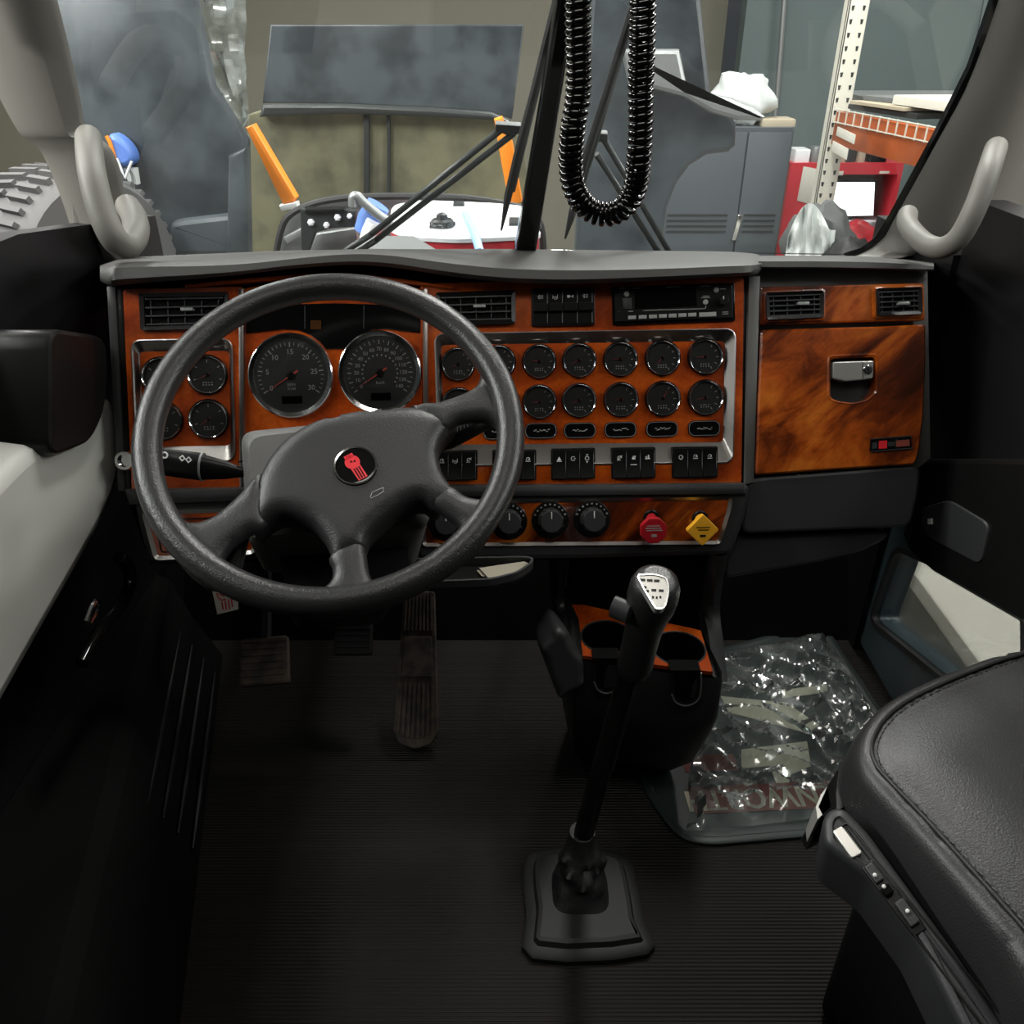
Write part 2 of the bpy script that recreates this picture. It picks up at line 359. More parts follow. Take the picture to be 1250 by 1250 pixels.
# ================================================================ STRUCTURE
def cab():
    b = MB().bbox(XL - .05, XR + .05, -1.2, 1.85, -.04, 0); struct(b.build('floor', M['floor']))
    b = MB().bbox(XL, XR, 1.80, 1.85, 0, .74); struct(b.build('wall_firewall', M['matte']))
    tb = [Vector((0, 1.50, 0)), Vector((0, 1.56, .10)), Vector((0, 1.78, .46)), Vector((0, 1.80, .46)), Vector((0, 1.80, 0))]
    struct(MB().loft([[p + Vector((XL, 0, 0)) for p in tb], [p + Vector((XR, 0, 0)) for p in tb]], True, True, True).build('wall_toeboard', M['matte']))
    b = MB().bbox(XL - .05, XR + .05, -1.25, 1.32, 1.72, 1.76); struct(b.build('ceiling', M['trim']))
    b = MB().bbox(XL - .05, XR + .05, -1.25, -1.2, 0, 1.72); struct(b.build('wall_rear', M['vinyl_d']))
    # windscreen panes
    lp = WS.pts([(95, 318), (640, 306), (690, -70), (60, -70)]); rp = WS.pts([(641, 306), (1075, 312), (1190, 60), (1215, -70), (691, -70)])
    struct(MB().prism(WS, lp, -.004, 0).build('window_1', M['glass'])); struct(MB().prism(WS, rp, -.004, 0).build('window_2', M['glass']))
    # centre divider
    dv = WS.pts([(628, 306), (653, 306), (684, 113), (702, 0), (712, -70), (684, -70), (678, 0), (661, 113)])
    struct(MB().slab(WS, dv, -.012, .02, .006).build('trim_1', M['gloss']))
    # right pillar: rubber gasket and padded trim
    gas = [(1030, 309), (1050, 303), (1068, 290), (1085, 262), (1137, 166), (1180, 80), (1230, -70)]
    pil = [(1034, 315), (1052, 309), (1075, 293), (1091, 266), (1143, 172), (1187, 86), (1240, -70)]
    outer = [(1140, 318), (1160, 317), (1190, 312), (1240, 290), (1290, 200), (1340, 60), (1380, -70)]
    rows = [WS.pts(gas), WS.pts(pil)]
    m = MB(); m.grid([[WS.w(*p, .0) for p in rows[0]], [WS.w(*p, .012) for p in rows[0]], [WS.w(*p, .016) for p in rows[1]], [WS.w(*p, -.01) for p in rows[1]]]); struct(m.build('trim_2', M['gloss']))
    rows = []
    for t, h in ((0, -.01), (.0, .012), (.06, .024), (.25, .05), (.5, .06), (.75, .03), (1, -.05)):
        rows.append([WS.w(*WS.px(lerp(a[0], c[0], t), lerp(a[1], c[1], t), h), h) for a, c in zip(pil, outer)])
    rows = [smooth(r, 4) for r in rows]
    struct(MB().grid(rows).build('trim_3', M['trim'], ang=60))
    # left pillar
    gl = [(168, 318), (173, 290), (163, 262), (153, 238), (146, 205), (136, 182), (122, 169), (106, 160), (94, 100), (70, 0), (50, -70)]
    go = [(100, 330), (92, 300), (84, 270), (74, 240), (62, 210), (50, 185), (36, 172), (22, 160), (-10, 100), (-50, 0), (-80, -70)]
    rows = []
    for t, h in ((0, -.01), (0, .012), (.08, .03), (.3, .055), (.6, .05), (1, -.03)):
        rows.append([WS.w(*WS.px(lerp(a[0], c[0], t), lerp(a[1], c[1], t), h), h) for a, c in zip(gl, go)])
    struct(MB().grid([smooth(r, 4) for r in rows]).build('trim_4', M['trim'], ang=60))
    # cab sides: doors with window openings
    def side(X, s, nm):
        # lower panel, sill rail, header; front post
        fr = Frame((X, 0, 0), (0, -s, 0), (0, 0, 1))       # n points inward
        U = lambda y: -s * y
        def poly(L): return [(U(y), z) for y, z in L]
        return fr, poly
    # right door: lower panel has a small look-down window
    fr, P = side(XR, 1, 'r')
    win = [at_x(x, y, XR) for x, y in ((1096, 672), (1250, 740), (1250, 905), (1137, 832), (1066, 756))]
    wy_ = [(p.y, p.z) for p in win]
    wq = rnd(P([wy_[0], wy_[1], wy_[2], wy_[4]]), .03, 5)
    big = P([(1.47, .40), (.75, .47), (.75, .02), (1.47, .02)])
    bq = rnd(big, .015, 5)
    struct(MB().ring(fr, bq, wq, -.05, .0, -.004).build('door_1', M['tealsill']))
    struct(MB().prism(fr, inset(ccw(wq), -.004), -.03, -.026).build('window_3', M['glass']))
    struct(MB().ring(fr, inset(ccw(wq), -.012), wq, -.01, .006).build('trim_5', M['rubber']))
    m = MB(); m.prism(fr, P([(1.47, .47), (1.47, .95), (-1.2, .95), (-1.2, 0), (.75, 0), (.75, .47)]), -.05, 0)
    m.prism(fr, P([(1.82, 0), (1.82, .86), (1.47, .86), (1.47, 0)]), -.05, .012)
    m.prism(fr, P([(1.47, .40), (1.47, .47), (.75, .47)]), -.05, 0)
    struct(m.build('wall_right', M['kick']))
    struct(MB().prism(fr, P([(1.30, .96), (1.25, 1.72), (.2, 1.72), (.2, .96)]), -.03, -.026).build('window_4', M['glass']))
    m = MB(); m.prism(fr, P([(.2, .95), (.2, 1.72), (-1.2, 1.72), (-1.2, .95)]), -.05, 0)
    struct(m.build('wall_right_rear', M['vinyl_d']))
    # left door
    fr, P = side(XL, -1, 'l')
    m = MB(); m.prism(fr, P([(1.82, 0), (1.82, .86), (1.3, .93), (-1.2, .95), (-1.2, 0)]), -.05, 0)
    struct(m.build('wall_left', M['kick']))
    struct(MB().prism(fr, P([(1.30, .96), (1.25, 1.72), (.2, 1.72), (.2, .96)]), -.03, -.026).build('window_5', M['glass']))
    m = MB(); m.prism(fr, P([(.2, .95), (.2, 1.72), (-1.2, 1.72), (-1.2, .95)]), -.05, 0)
    struct(m.build('wall_left_rear', M['vinyl_d']))
cab()

# ================================================================ DASHBOARD
dash = thing('dashboard', D.w(0, -.35, -.1), 'wood-trimmed truck dashboard with rows of round gauges and switches', 'dashboard')
def panel(name, px, h0, h1, m, b=.002, r=0, seg=4, par=None, label=None):
    p = D.pts(px, h1)
    if r: p = rnd(p, r, seg)
    return MB().slab(D, p, h0, h1, b).build(name, M[m], par or dash, label)

def dashboard():
    # carcass behind everything
    MB().slab(D, D.pts([(128, 338), (300, 330), (420, 318), (560, 334), (925, 334), (925, 592), (890, 682), (180, 690), (150, 600)], -.02), -.20, -.02, .01).build('carcass', M['matte'], dash)
    MB().slab(D, D.pts([(918, 318), (1134, 322), (1138, 560), (1122, 572), (915, 584)], -.026), -.20, -.026, .006).build('passenger_panel', M['vinyl_m'], dash)
    # ---- padded top
    xs = [122, 135, 150, 200, 250, 300, 350, 400, 440, 480, 520, 560, 620, 700, 800, 880, 915, 926, 930]
    A = [342, 348, 347, 343, 339, 334, 328, 324, 323, 326, 332, 338, 344, 346, 342, 338, 336, 333, 326]
    B = [328, 324, 321, 321, 321, 319, 314, 309, 307, 309, 314, 319, 324, 326, 325, 322, 321, 320, 320]
    C_ = [322, 318, 315, 312, 310, 308, 306, 305, 304, 304, 304, 304, 304, 305, 306, 307, 309, 311, 314]
    rows = []
    fb = []
    for x, a, bb, c in zip(xs, A, B, C_):
        h = .05 if 125 < x < 925 else .025
        pa = D.w(*D.px(x, a, h - .012), h - .012); pa2 = D.w(*D.px(x, lerp(a, bb, .25), h), h)
        pb0 = D.w(*D.px(x, lerp(a, bb, .8), h), h); pb = D.w(*D.px(x, bb, h - .016), h - .016)
        yb = 1.655; pc = at_y(x, c, yb)
        if pc.z > pb.z + .004: pc = Vector((pc.x, pc.y, pb.z + .004 if pc.z - pb.z > .02 else pc.z))
        under = D.w(*D.px(x, a + 1, -.02), -.02)
        fb.append([under, pa, pa2, lerp(pa2, pb0, .5), pb0, pb, lerp(pb, pc, .3), lerp(pb, pc, .7), pc, pc - Vector((0, 0, .06))])
    MB().grid([list(smooth([r[i] for r in fb], 3)) for i in range(10)]).build('padded_top', M['vinyl'], dash, ang=50)
    # passenger part of the pad
    fb = []
    for x, a, bb, c in ((926, 327, 318, 312), (940, 328, 318, 312), (1000, 328, 318, 312), (1060, 329, 319, 313), (1105, 330, 321, 316), (1140, 331, 324, 319)):
        h = .018; pa = D.w(*D.px(x, a, h - .006), h - .006); p1 = D.w(*D.px(x, a - 2, h), h); p2 = D.w(*D.px(x, bb + 1, h), h); pb = D.w(*D.px(x, bb, h - .008), h - .008)
        pc = at_y(x, c, 1.655); fb.append([D.w(*D.px(x, a, -.02), -.02), pa, p1, p2, pb, lerp(pb, pc, .5), pc, pc - Vector((0, 0, .06))])
    MB().grid([list(smooth([r[i] for r in fb], 3)) for i in range(8)]).build('passenger_pad', M['vinyl'], dash, ang=50)

    # ---- wood fascia, three panels; left and right are frames round a sunken gauge field
    def frame_panel(out, hole, sunk, band):
        o = rnd(D.pts(out), .006, 5); i = rnd(D.pts(hole), .016, 5); s = rnd(D.pts(sunk, -.012), .010, 5)
        MB().ring(D, o, i, -.02, .0).build('wood_fascia', M['wood'], dash)
        m = MB(); oc, ic, sc_ = ccw(o), ccw(i), ccw(s)
        io = inset(ic, -.0015)
        m.loft([[D.w(x, y, h) for x, y in p] for p, h in ((io, -.002), (io, .0025), (ic, .003), (inset(ic, .002), .0015), (sc_, -.011), (inset(sc_, .003), -.013))])
        m.build('silver_surround', M['satin'], dash)
        MB().prism(D, inset(sc_, -.002), -.02, -.012).build('gauge_field', M['wood'], dash)
    frame_panel([(513, 346), (908, 338), (905, 590), (519, 598)], [(531, 408), (897, 402), (894, 564), (536, 568)], [(537, 420), (886, 415), (884, 541), (541, 544)], 0)
    frame_panel([(150, 353), (297, 350), (299, 596), (161, 600)], [(161, 416), (283, 414), (287, 562), (168, 564)], [(169, 428), (281, 427), (283, 545), (175, 547)], 0)
    # driver panel between the frames with its arched brow
    arch = [(297, 600), (517, 598), (514, 352), (480, 346), (440, 341), (407, 339), (370, 341), (330, 346), (297, 352)]
    MB().slab(D, D.pts(arch, -.006), -.02, -.006, .002).build('wood_fascia', M['wood'], dash)
    br = [(225, 352), (300, 344), (360, 339.5), (407, 338), (450, 340), (500, 346), (553, 353), (553, 349), (500, 341), (450, 335), (407, 333), (360, 334.5), (300, 339), (225, 347)]
    MB().slab(D, D.pts(br, .006), -.02, .006, .002).build('brow_strip', M['wood'], dash)
    for x0, x1 in ((291, 297), (516, 522)):
        MB().slab(D, D.pts([(x0, 352), (x1, 352), (x1 + 1, 598), (x0 + 1, 598)], .004), -.02, .004, .0015).build('silver_strip', M['satin'], dash)
    # warning display
    dp = [(300, 407), (300, 374), (330, 372), (407, 370), (480, 372), (513, 374), (513, 406), (490, 404), (472, 401.5), (455, 402.5), (440, 408), (428, 418), (420, 426), (398, 426), (391, 418), (379, 409), (364, 403), (345, 402), (325, 404)]
    sc = MB().slab(D, D.pts(dp, -.003), -.01, -.003, .001).build('warning_display', M['screen_off'], dash)
    for x in (372, 444): MB().bar(D, D.px(x, 373, -.002), D.px(x, 401, -.002), .0012, -.003, -.0022).build('divider_line', M['metal_d'], sc)
    MB().prism(D, D.pts([(379, 391), (392, 391), (392, 402), (379, 402)], -.0024), -.003, -.0024).build('amber_lamp', M['amber'], sc)
    # dark side strips
    panel('end_cap', [(129, 349), (141, 349), (153, 600), (143, 600)], -.15, -.004, 'vinyl_d', .004)
    panel('edge_strip', [(141, 350), (150, 350), (160, 600), (152, 600)], -.15, -.008, 'black', .002)
    panel('edge_strip', [(908, 337), (914, 337), (911, 592), (905, 592)], -.15, -.003, 'black', .002)
    panel('centre_post', [(914, 336), (929, 336), (921, 590), (909, 592)], -.15, .004, 'vinyl_m', .004)
    # ignition ring at the far left
    c = D.px(155, 562); f = D.shift(*c, -.004)
    MB().lathe(f, [(.016, 0), (.016, .012), (.014, .016), (.010, .016), (.009, .008)], 24).build('ignition_barrel', M['chrome'], dash)

    # ---- air vents
    def vent(px, slats, vanes, kx, ky, h=.0, edge='black'):
        o = rnd(D.pts(px, h), .004, 3); i = inset(ccw(o), .006)
        v = MB().ring(D, o, i, h - .012, h + .009, h + .006).build('air_vent', M[edge], dash)
        MB().prism(D, i, h - .002, h + .0012).build('vent_back', M['matte'], v)
        q = D.pts(px, h)
        tl, tr, br_, bl = [Vector(p) for p in q]
        for k in range(slats):
            t = (k + .7) / (slats + .4); a = lerp(tl, bl, t); c = lerp(tr, br_, t); a, c = lerp(a, c, .06), lerp(a, c, .94)
            MB().bar(D, a, c, .0022, h + .001, h + .0065).build('slat', M['metal_d'], v)
        for k in range(vanes):
            t = (k + .6) / (vanes + .2); a = lerp(tl, tr, t); c = lerp(bl, br_, t); a, c = lerp(a, c, .14), lerp(a, c, .86)
            MB().bar(D, a, c, .0014, h + .001, h + .004).build('vane', M['metal_d'], v)
        kk = D.px(kx, ky, h + .006)
        MB().slab(D, rnd([(kk[0] - .008, kk[1] - .0025), (kk[0] + .011, kk[1] - .0025), (kk[0] + .011, kk[1] + .0025), (kk[0] - .008, kk[1] + .0025)], .002, 3), h + .003, h + .012, .001).build('vent_knob', M['metal_g'], v)
        return v
    vent([(172, 359), (280, 357), (280, 401), (174, 404)], 4, 5, 228, 378)
    vent([(532, 358), (629, 355), (629, 396), (534, 398)], 4, 5, 584, 374)

    # ---- gauges
    def gauge(x, y, d, h, ang, kind, size=1, nm='gauge'):
        c = D.px(x, y, h); R = d / 2 * D.sc(x, y); f = D.shift(*c, h)
        if size > 1:
            g = MB().lathe(f, [(R, -.004), (R, .004), (R * .985, .0065), (R * .96, .0075), (R * .87, .0060), (R * .84, .002)], 64, True, False).build(nm, M['chrome'], dash)
            MB().lathe(f, [(R * .85, .0005), (R * .85, .0022)], 48).build('dial_face', M['dial'], g)
        else:
            g = MB().lathe(f, [(R, -.004), (R, .003), (R * .985, .006), (R * .95, .0072), (R * .90, .006), (R * .82, .002)], 48, True, False).build('gauge', M['gloss'], dash)
            MB().lathe(f, [(R * .94, .0066), (R * .915, .0082), (R * .875, .0072), (R * .835, .003)], 48, False, False).build('chrome_ring', M['chrome'], g)
            MB().lathe(f, [(R * .84, .0005), (R * .84, .0022)], 48).build('dial_face', M['dial2'], g)
        m = MB(); e = 1e-4 + .0022
        if kind == 'tach':
            for k in range(31):
                a = R_(212 - k * 244 / 30); big = k % 5 == 0; r0 = R * (.66 if big else .70); r1 = R * .77
                m.bar(f, (r0 * math.cos(a), r0 * math.sin(a)), (r1 * math.cos(a), r1 * math.sin(a)), R * (.022 if big else .013), e, e + 1e-4)
                if big: m.text(f, str(k), R * .55 * math.cos(a), R * .55 * math.sin(a), R * .17, e)
            m.text(f, 'RPM', 0, -.22 * R, R * .10, e); m.text(f, 'X100', 0, -.31 * R, R * .09, e)
        elif kind == 'speed':
            for k in range(29):
                a = R_(216 - k * 252 / 28); big = k % 2 == 0; r0 = R * (.68 if big else .72); r1 = R * .78
                m.bar(f, (r0 * math.cos(a), r0 * math.sin(a)), (r1 * math.cos(a), r1 * math.sin(a)), R * (.02 if big else .011), e, e + 1e-4)
                if big: m.text(f, str(k * 5), R * .56 * math.cos(a), R * .56 * math.sin(a), R * .125, e)
            for k in range(18):
                a = R_(212 - k * 244 / 17); m.bar(f, (.40 * R * math.cos(a), .40 * R * math.sin(a)), (.44 * R * math.cos(a), .44 * R * math.sin(a)), R * .03, e, e + 1e-4)
            m.text(f, 'km/h', 0, -.24 * R, R * .10, e)
        else:
            for k in range(5):
                a = R_(kind[0] + (kind[1] - kind[0]) * k / 4); r0, r1 = R * .60, R * .74
                m.bar(f, (r0 * math.cos(a), r0 * math.sin(a)), (r1 * math.cos(a), r1 * math.sin(a)), R * .04, e, e + 1e-4)
            rr = random.Random(int(x * 7 + y))
            for yy in (-.38, -.5):
                for k in range(4): m.bar(f, ((-.26 + k * .14) * R, yy * R), ((-.26 + k * .14 + .04 + .05 * rr.random()) * R, yy * R), R * .06, e, e + 1e-4)
        m.build('dial_print', M['dialp'] if size > 1 else M['dimprint'], g, fix=False)['kind'] = 'stuff'
        if size > 1:
            MB().prism(f, [(-.24 * R, -.66 * R), (.24 * R, -.66 * R), (.24 * R, -.48 * R), (-.24 * R, -.48 * R)], .0022, .0026).build('odometer_window', M['screen_off'], g)
        a = R_(ang); L = R * (.70 if size > 1 else .55); t = R * (.2 if size > 1 else .12)
        m = MB(); ca, sa = math.cos(a), math.sin(a); w = R * .022
        m.prism(f, [(ca * L, sa * L), (-sa * w - ca * t, ca * w - sa * t), (sa * w - ca * t, -ca * w - sa * t)], .0035, .0042)
        m.build('needle', M['needle'], g)
        MB().lathe(f, [(R * .1, .0022), (R * .1, .0038), (R * .07, .0048)], 16).build('needle_hub', M['black'], g)
        MB().lathe(f, [(R * .845, .0055), (R * .845, .0058)], 32).build('dial_lens', M['lens'], g)
        return g
    gauge(355.5, 458.5, 104, -.006, 213, 'tach', 2, 'tachometer')
    gauge(464, 455, 102, -.006, 213, 'speed', 2, 'speedometer')
    gauge(253.8, 457.5, 49.6, -.012, 205, (200, -20)); gauge(255.5, 511.6, 49.6, -.012, 215, (200, -20)); gauge(198, 460, 49.6, -.012, 200, (200, -20)); gauge(199.5, 513.5, 49.6, -.012, 190, (200, -20))
    up = [(559.3, 445, 42), (609, 442, 42.5), (658, 441.5, 43), (706.7, 440.2, 43.3), (756.8, 438.8, 44), (808.3, 437.2, 44.8), (860.4, 435.8, 45)]
    lo = [(560, 493.5, 42), (609.5, 492, 42.5), (658.3, 490.5, 43), (706.6, 489, 43.5), (757.6, 488, 44), (808.6, 486.8, 44.8), (860.6, 485.5, 45)]
    for k, (x, y, d) in enumerate(up): gauge(x, y, d, -.012, (200, 190, 175, 200, 180, 222, 182)[k], (60, -60))
    for k, (x, y, d) in enumerate(lo): gauge(x, y, d, -.012, (190, 190, 185, 200, 180, 60, 190)[k], (60, -60))
    # ---- oval warning lamps
    rr = random.Random(3)
    for k, (x, y) in enumerate(((609, 527), (660, 525.8), (707.5, 525.4), (757, 524.5), (807.6, 523.8), (859, 522.8))):
        s = D.sc(x, y); c = D.px(x, y, -.012); f = D.shift(*c, -.012); w, h = 20 * s, 9.8 * s
        o = rnd([(-w, -h), (w, -h), (w, h), (-w, h)], h, 8)
        l = MB().pillow(f, o, [(0, -.002), (0, .003), (.0008, .0042), (.0022, .0042), (.003, .0032)]).build('warning_lamp', M['gloss'], dash)
        oo = ccw(o); MB().ring(f, inset(oo, .0012), inset(oo, .0019), .0038, .0046).build('lamp_outline', M['metal_g'], l)
        m = MB(); u = -w * .45
        while u < w * .45:
            q = .0012 + .0022 * rr.random(); yy = rr.choice((-.0012, .0, .0014)); m.bar(f, (u, yy), (u + q, yy + rr.choice((-.001, 0, .001))), .0011, .0033, .0035); u += q * .75 + .0004
        m.build('lamp_lettering', M['dimprint'], l)
    # ---- rocker switches
    def icon(f, kind, s):
        m = MB(); h0, h1 = 0, .0003
        def ringi(cx, cy, r, w=.0007, a0=0, a1=360):
            n = 12; P = [(cx + r * math.cos(R_(lerp(a0, a1, k / n))), cy + r * math.sin(R_(lerp(a0, a1, k / n)))) for k in range(n + 1)]
            for a, b_ in zip(P, P[1:]): m.bar(f, a, b_, w, h0, h1)
        if kind == 0: ringi(-.001, 0, .0026, a0=90, a1=270); m.bar(f, (-.001, .0026), (-.001, -.0026), .0008, h0, h1); [m.bar(f, (.0008, y), (.004, y), .0007, h0, h1) for y in (.002, .0, -.002)]
        elif kind == 1: m.prism(f, [(-.0035, -.003), (.0035, -.003), (0, .0035)], h0, h1); m.bar(f, (-.004, -.0042), (.004, -.0042), .0009, h0, h1)
        elif kind == 2: ringi(0, 0, .0032, .0009, 30, 330); m.bar(f, (.001, 0), (.004, 0), .0009, h0, h1)
        elif kind == 3: m.prism(f, [(-.002, .005), (.002, .005), (0, .0075)], h0, h1); ringi(0, .0, .003, .0009); m.prism(f, [(-.002, -.005), (0, -.0075), (.002, -.005)], h0, h1)
        elif kind == 4: ringi(0, 0, .0032, .001, 0, 300); m.bar(f, (-.0005, -.0005), (.002, .002), .0009, h0, h1); m.bar(f, (-.004, -.004), (.004, .004), .0007, h0, h1)
        elif kind == 5: m.bar(f, (-.0026, -.001), (.0026, -.001), .0032, h0, h1); m.bar(f, (-.0015, .0022), (.0035, .0022), .0015, h0, h1); m.bar(f, (-.005, -.011), (.005, -.011), .0013, h0, h1)
        elif kind == 6: m.bar(f, (-.004, -.002), (.004, -.002), .0014, h0, h1); m.bar(f, (.0015, -.002), (.0015, .004), .0018, h0, h1); ringi(-.002, .0005, .0014)
        elif kind == 7: ringi(0, .0006, .0028, .0008, -30, 210); m.bar(f, (-.004, -.0025), (.004, -.0025), .0009, h0, h1); m.bar(f, (0, -.001), (.0028, .0028), .0009, h0, h1)
        elif kind == 8: m.bar(f, (-.004, .002), (-.004, -.003), .0008, h0, h1); m.bar(f, (.003, .003), (.003, -.003), .0008, h0, h1); m.bar(f, (-.004, -.0005), (.003, -.0005), .0008, h0, h1); ringi(0, -.0025, .0018)
        elif kind == 9: m.prism(f, [(-.005, .002), (-.001, .002), (0, 0), (-.001, -.002), (-.005, -.002)], h0, h1); [m.bar(f, (.001, 0), (.005, y), .0007, h0, h1) for y in (.002, .0, -.002)]
        return m
    def rockers(px, icons, paddle=False, h=-.004):
        q = [Vector(p) for p in D.pts(px, h + .008)]       # tl tr br bl
        o = rnd([tuple(p) for p in q], .003, 3)
        bz = MB().slab(D, o, h - .01, h + .006, .001).build('switch_bezel', M['black'], dash)
        n = len(icons)
        for k, ic in enumerate(icons):
            t0, t1 = .03 + .94 * k / n, .03 + .94 * (k + 1) / n - .02
            tl, tr, bl, br_ = lerp(q[0], q[1], t0), lerp(q[0], q[1], t1), lerp(q[3], q[2], t0), lerp(q[3], q[2], t1)
            prof = [(.05, .006), (.06, .012), (.30, .0105), (.52, .0095), (.95, .0135), (.96, .006)] if not paddle else [(.05, .006), (.06, .0105), (.40, .009), (.43, .017), (.62, .0165), (.66, .009), (.95, .008), (.96, .006)]
            L = [[D.w(*(lerp(tl, bl, t)), h + hh) for t, hh in prof], [D.w(*(lerp(tr, br_, t)), h + hh) for t, hh in prof]]
            m = MB(); m.loft(L, False); nn = len(prof)
            m.F.append(tuple(range(nn))); m.F.append(tuple(range(2 * nn - 1, nn - 1, -1)))
            rk = m.build('rocker_switch', M['black'], dash, ang=25)
            tt = .24 if paddle else .33
            ce = lerp(lerp(tl, tr, .5), lerp(bl, br_, .5), tt)
            f = D.shift(ce.x, ce.y, h + (.0108 if not paddle else .0101))
            icon(f, ic, 1).build('icon', M['print'], rk)
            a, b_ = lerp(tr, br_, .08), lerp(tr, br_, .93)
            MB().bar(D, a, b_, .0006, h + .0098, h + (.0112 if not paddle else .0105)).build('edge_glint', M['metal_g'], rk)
    rockers([(649, 352), (726.5, 350), (726.5, 396.5), (649, 398)], (0, 8, 9, 0), True, .0)
    rockers([(530, 551), (583, 549), (583, 586), (530, 588)], (7, 8, 4))
    rockers([(601, 549), (655, 548.5), (655, 586), (601, 587)], (2, 5, 7))
    rockers([(672.8, 547.5), (727, 546.5), (727, 584.5), (672.8, 586)], (1, 2, 3))
    rockers([(746.5, 546.5), (800.8, 545.5), (800.8, 583.5), (746.5, 585)], (4, 5, 6))
    rockers([(820.8, 545.5), (877, 544.5), (877, 582.5), (820.8, 584)], (2, 7, 7))

    # ---- lower control band
    ob = D.pts([(505, 592), (915, 590), (917, 606), (908, 640), (893, 678), (700, 683), (508, 684)], .012)
    MB().slab(D, rnd(ob, .012, 5), -.10, .012, .008).build('lower_band', M['vinyl_d'], dash)
    o = rnd(D.pts([(516, 612), (894, 606), (892, 622), (879, 664), (516, 667)], .014), .008, 5)
    m = MB().ring(D, o, inset(ccw(o), .0052), .008, .0165, .0135).build('silver_surround', M['satin'], dash)
    MB().prism(D, inset(ccw(o), .004), .006, .0125).build('wood_fascia', M['wood2'], dash)
    ob = D.pts([(160, 600), (312, 598), (318, 640), (316, 683), (180, 690), (168, 640)], .006)
    MB().slab(D, rnd(ob, .012, 5), -.10, .006, .008).build('lower_band', M['vinyl_d'], dash)
    MB().slab(D, D.pts([(150, 598), (318, 595), (318, 612), (156, 618)], .02), -.02, .02, .008).build('driver_rail', M['vinyl_d'], dash)
    MB().slab(D, D.pts([(505, 594), (910, 590), (912, 604), (505, 608)], .022), -.02, .022, .006).build('driver_rail', M['vinyl_d'], dash)
    o = rnd(D.pts([(173, 624), (312, 620), (312, 676), (189, 684)], .01), .010, 5)
    MB().ring(D, o, inset(ccw(o), .006), .004, .0125, .009).build('silver_surround', M['silver'], dash)
    MB().prism(D, inset(ccw(o), .005), .004, .0085).build('wood_fascia', M['wood'], dash)
    o2 = rnd(D.pts([(189, 634), (300, 630), (300, 668), (196, 675)], .01), .006, 4)
    MB().ring(D, o2, inset(ccw(o2), .002), .008, .010).build('ash_tray_lip', M['black'], dash)
    # climate knobs
    for x, y in ((545, 637), (621, 636), (671.5, 634.5), (722.5, 633.5)):
        c = D.px(x, y, .0125); f = D.shift(*c, .0125); s = D.sc(x, y); R = 22.5 * s
        kb = MB().lathe(f, [(R, 0), (R, .002), (R * .96, .003), (R * .72, .003)], 36).build('climate_knob', M['black'], dash)
        MB().lathe(f, [(R * .66, .003), (R * .60, .026), (R * .56, .028), (R * .48, .028)], 28).build('knob_grip', M['vinyl_d'], kb)
        m = MB(); rr2 = random.Random(int(x))
        for k in range(9):
            a = R_(20 + k * 17.5); r0, r1 = R * .80, R * (.86 + .06 * rr2.random())
            m.bar(f, (r0 * math.cos(a), r0 * math.sin(a)), (r1 * math.cos(a), r1 * math.sin(a)), R * .09, .003, .0032)
        m.build('knob_print', M['dimprint'], kb)
        MB().bar(f, (0, R * .15), (0, R * .52), R * .05, .0275, .0286).build('pointer', M['print'], kb)
        for k in range(10):
            a = R_(k * 36 + 12); p = Vector((math.cos(a), math.sin(a)))
            MB().bar(f, p * R * .56, p * R * .68, R * .09, .003, .024).build('grip_rib', M['vinyl_d'], kb)
    # brake valve knobs
    def valve(name, x, y, hx, hy, m_, sides, rad, rot, lines, lbl):
        c = D.px(x, y, .0125); f = D.shift(*c, .0125); s = D.sc(x, y)
        v = MB().lathe(f, [(.013, -.001), (.013, .002), (.011, .003)], 24).build(name, M['black'], dash, lbl)
        # stem leans towards the viewer, drooping
        hp = D.w(*D.px(hx, hy, .045), .045); base = D.w(c[0], c[1], .012)
        MB().tube([base, lerp(base, hp, .5), lerp(base, hp, .97)], .0085, 16).build('stem', M[m_], v)
        dr = (hp - base).normalized(); hf = Frame(hp, (dr.cross(Vector((0, 0, 1)))).normalized() * -1, D.v)
        ax = (D.n * .8 + dr * .2).normalized(); u = D.v.cross(ax).normalized(); vv = ax.cross(u)
        hf = Frame(hp, u, vv)
        R = rad * s
        poly = [(R * math.cos(2 * math.pi * k / sides + rot), R * math.sin(2 * math.pi * k / sides + rot)) for k in range(sides)]
        hd = MB().slab(hf, rnd(poly, R * .16, 3), -.006, .006, .0015).build('knob_head', M[m_], v)
        mm = MB(); 
        for (u0, u1, yy, w) in lines: mm.bar(hf, (u0 * R, yy * R), (u1 * R, yy * R), w * R, .006, .0063)
        mm.build('head_print', M['dimprint'] if m_ == 'red' else M['black'], v)
    valve('trailer_valve', 795, 632, 797.5, 647, 'red', 8, 16.5, R_(22.5), ((-.5, .4, .35, .07), (-.6, .5, .18, .07), (-.55, .6, .02, .07), (-.2, .2, -.35, .2)), 'red octagonal pull knob on the lower control band')
    valve('parking_valve', 854.4, 633, 857, 646.5, 'yellow', 4, 19.5, R_(0), ((-.42, .42, .18, .06), (-.3, .36, .02, .06), (-.18, .18, -.34, .14)), 'yellow diamond pull knob on the lower control band')
    # under-dash bolster on the passenger side
    MB().slab(D, rnd(D.pts([(914, 584), (1124, 568), (1122, 600), (1112, 643), (905, 652), (908, 620)], .0), .016, 5), -.2, .0, .005).build('knee_bolster', M['vinyl_d'], dash)
    MB().slab(D, rnd(D.pts([(889, 654), (1086, 648), (1083, 658), (1050, 674), (1000, 686), (885, 706)], -.02), .012, 5), -.2, -.02, .004).build('lower_skirt', M['vinyl_d'], dash)
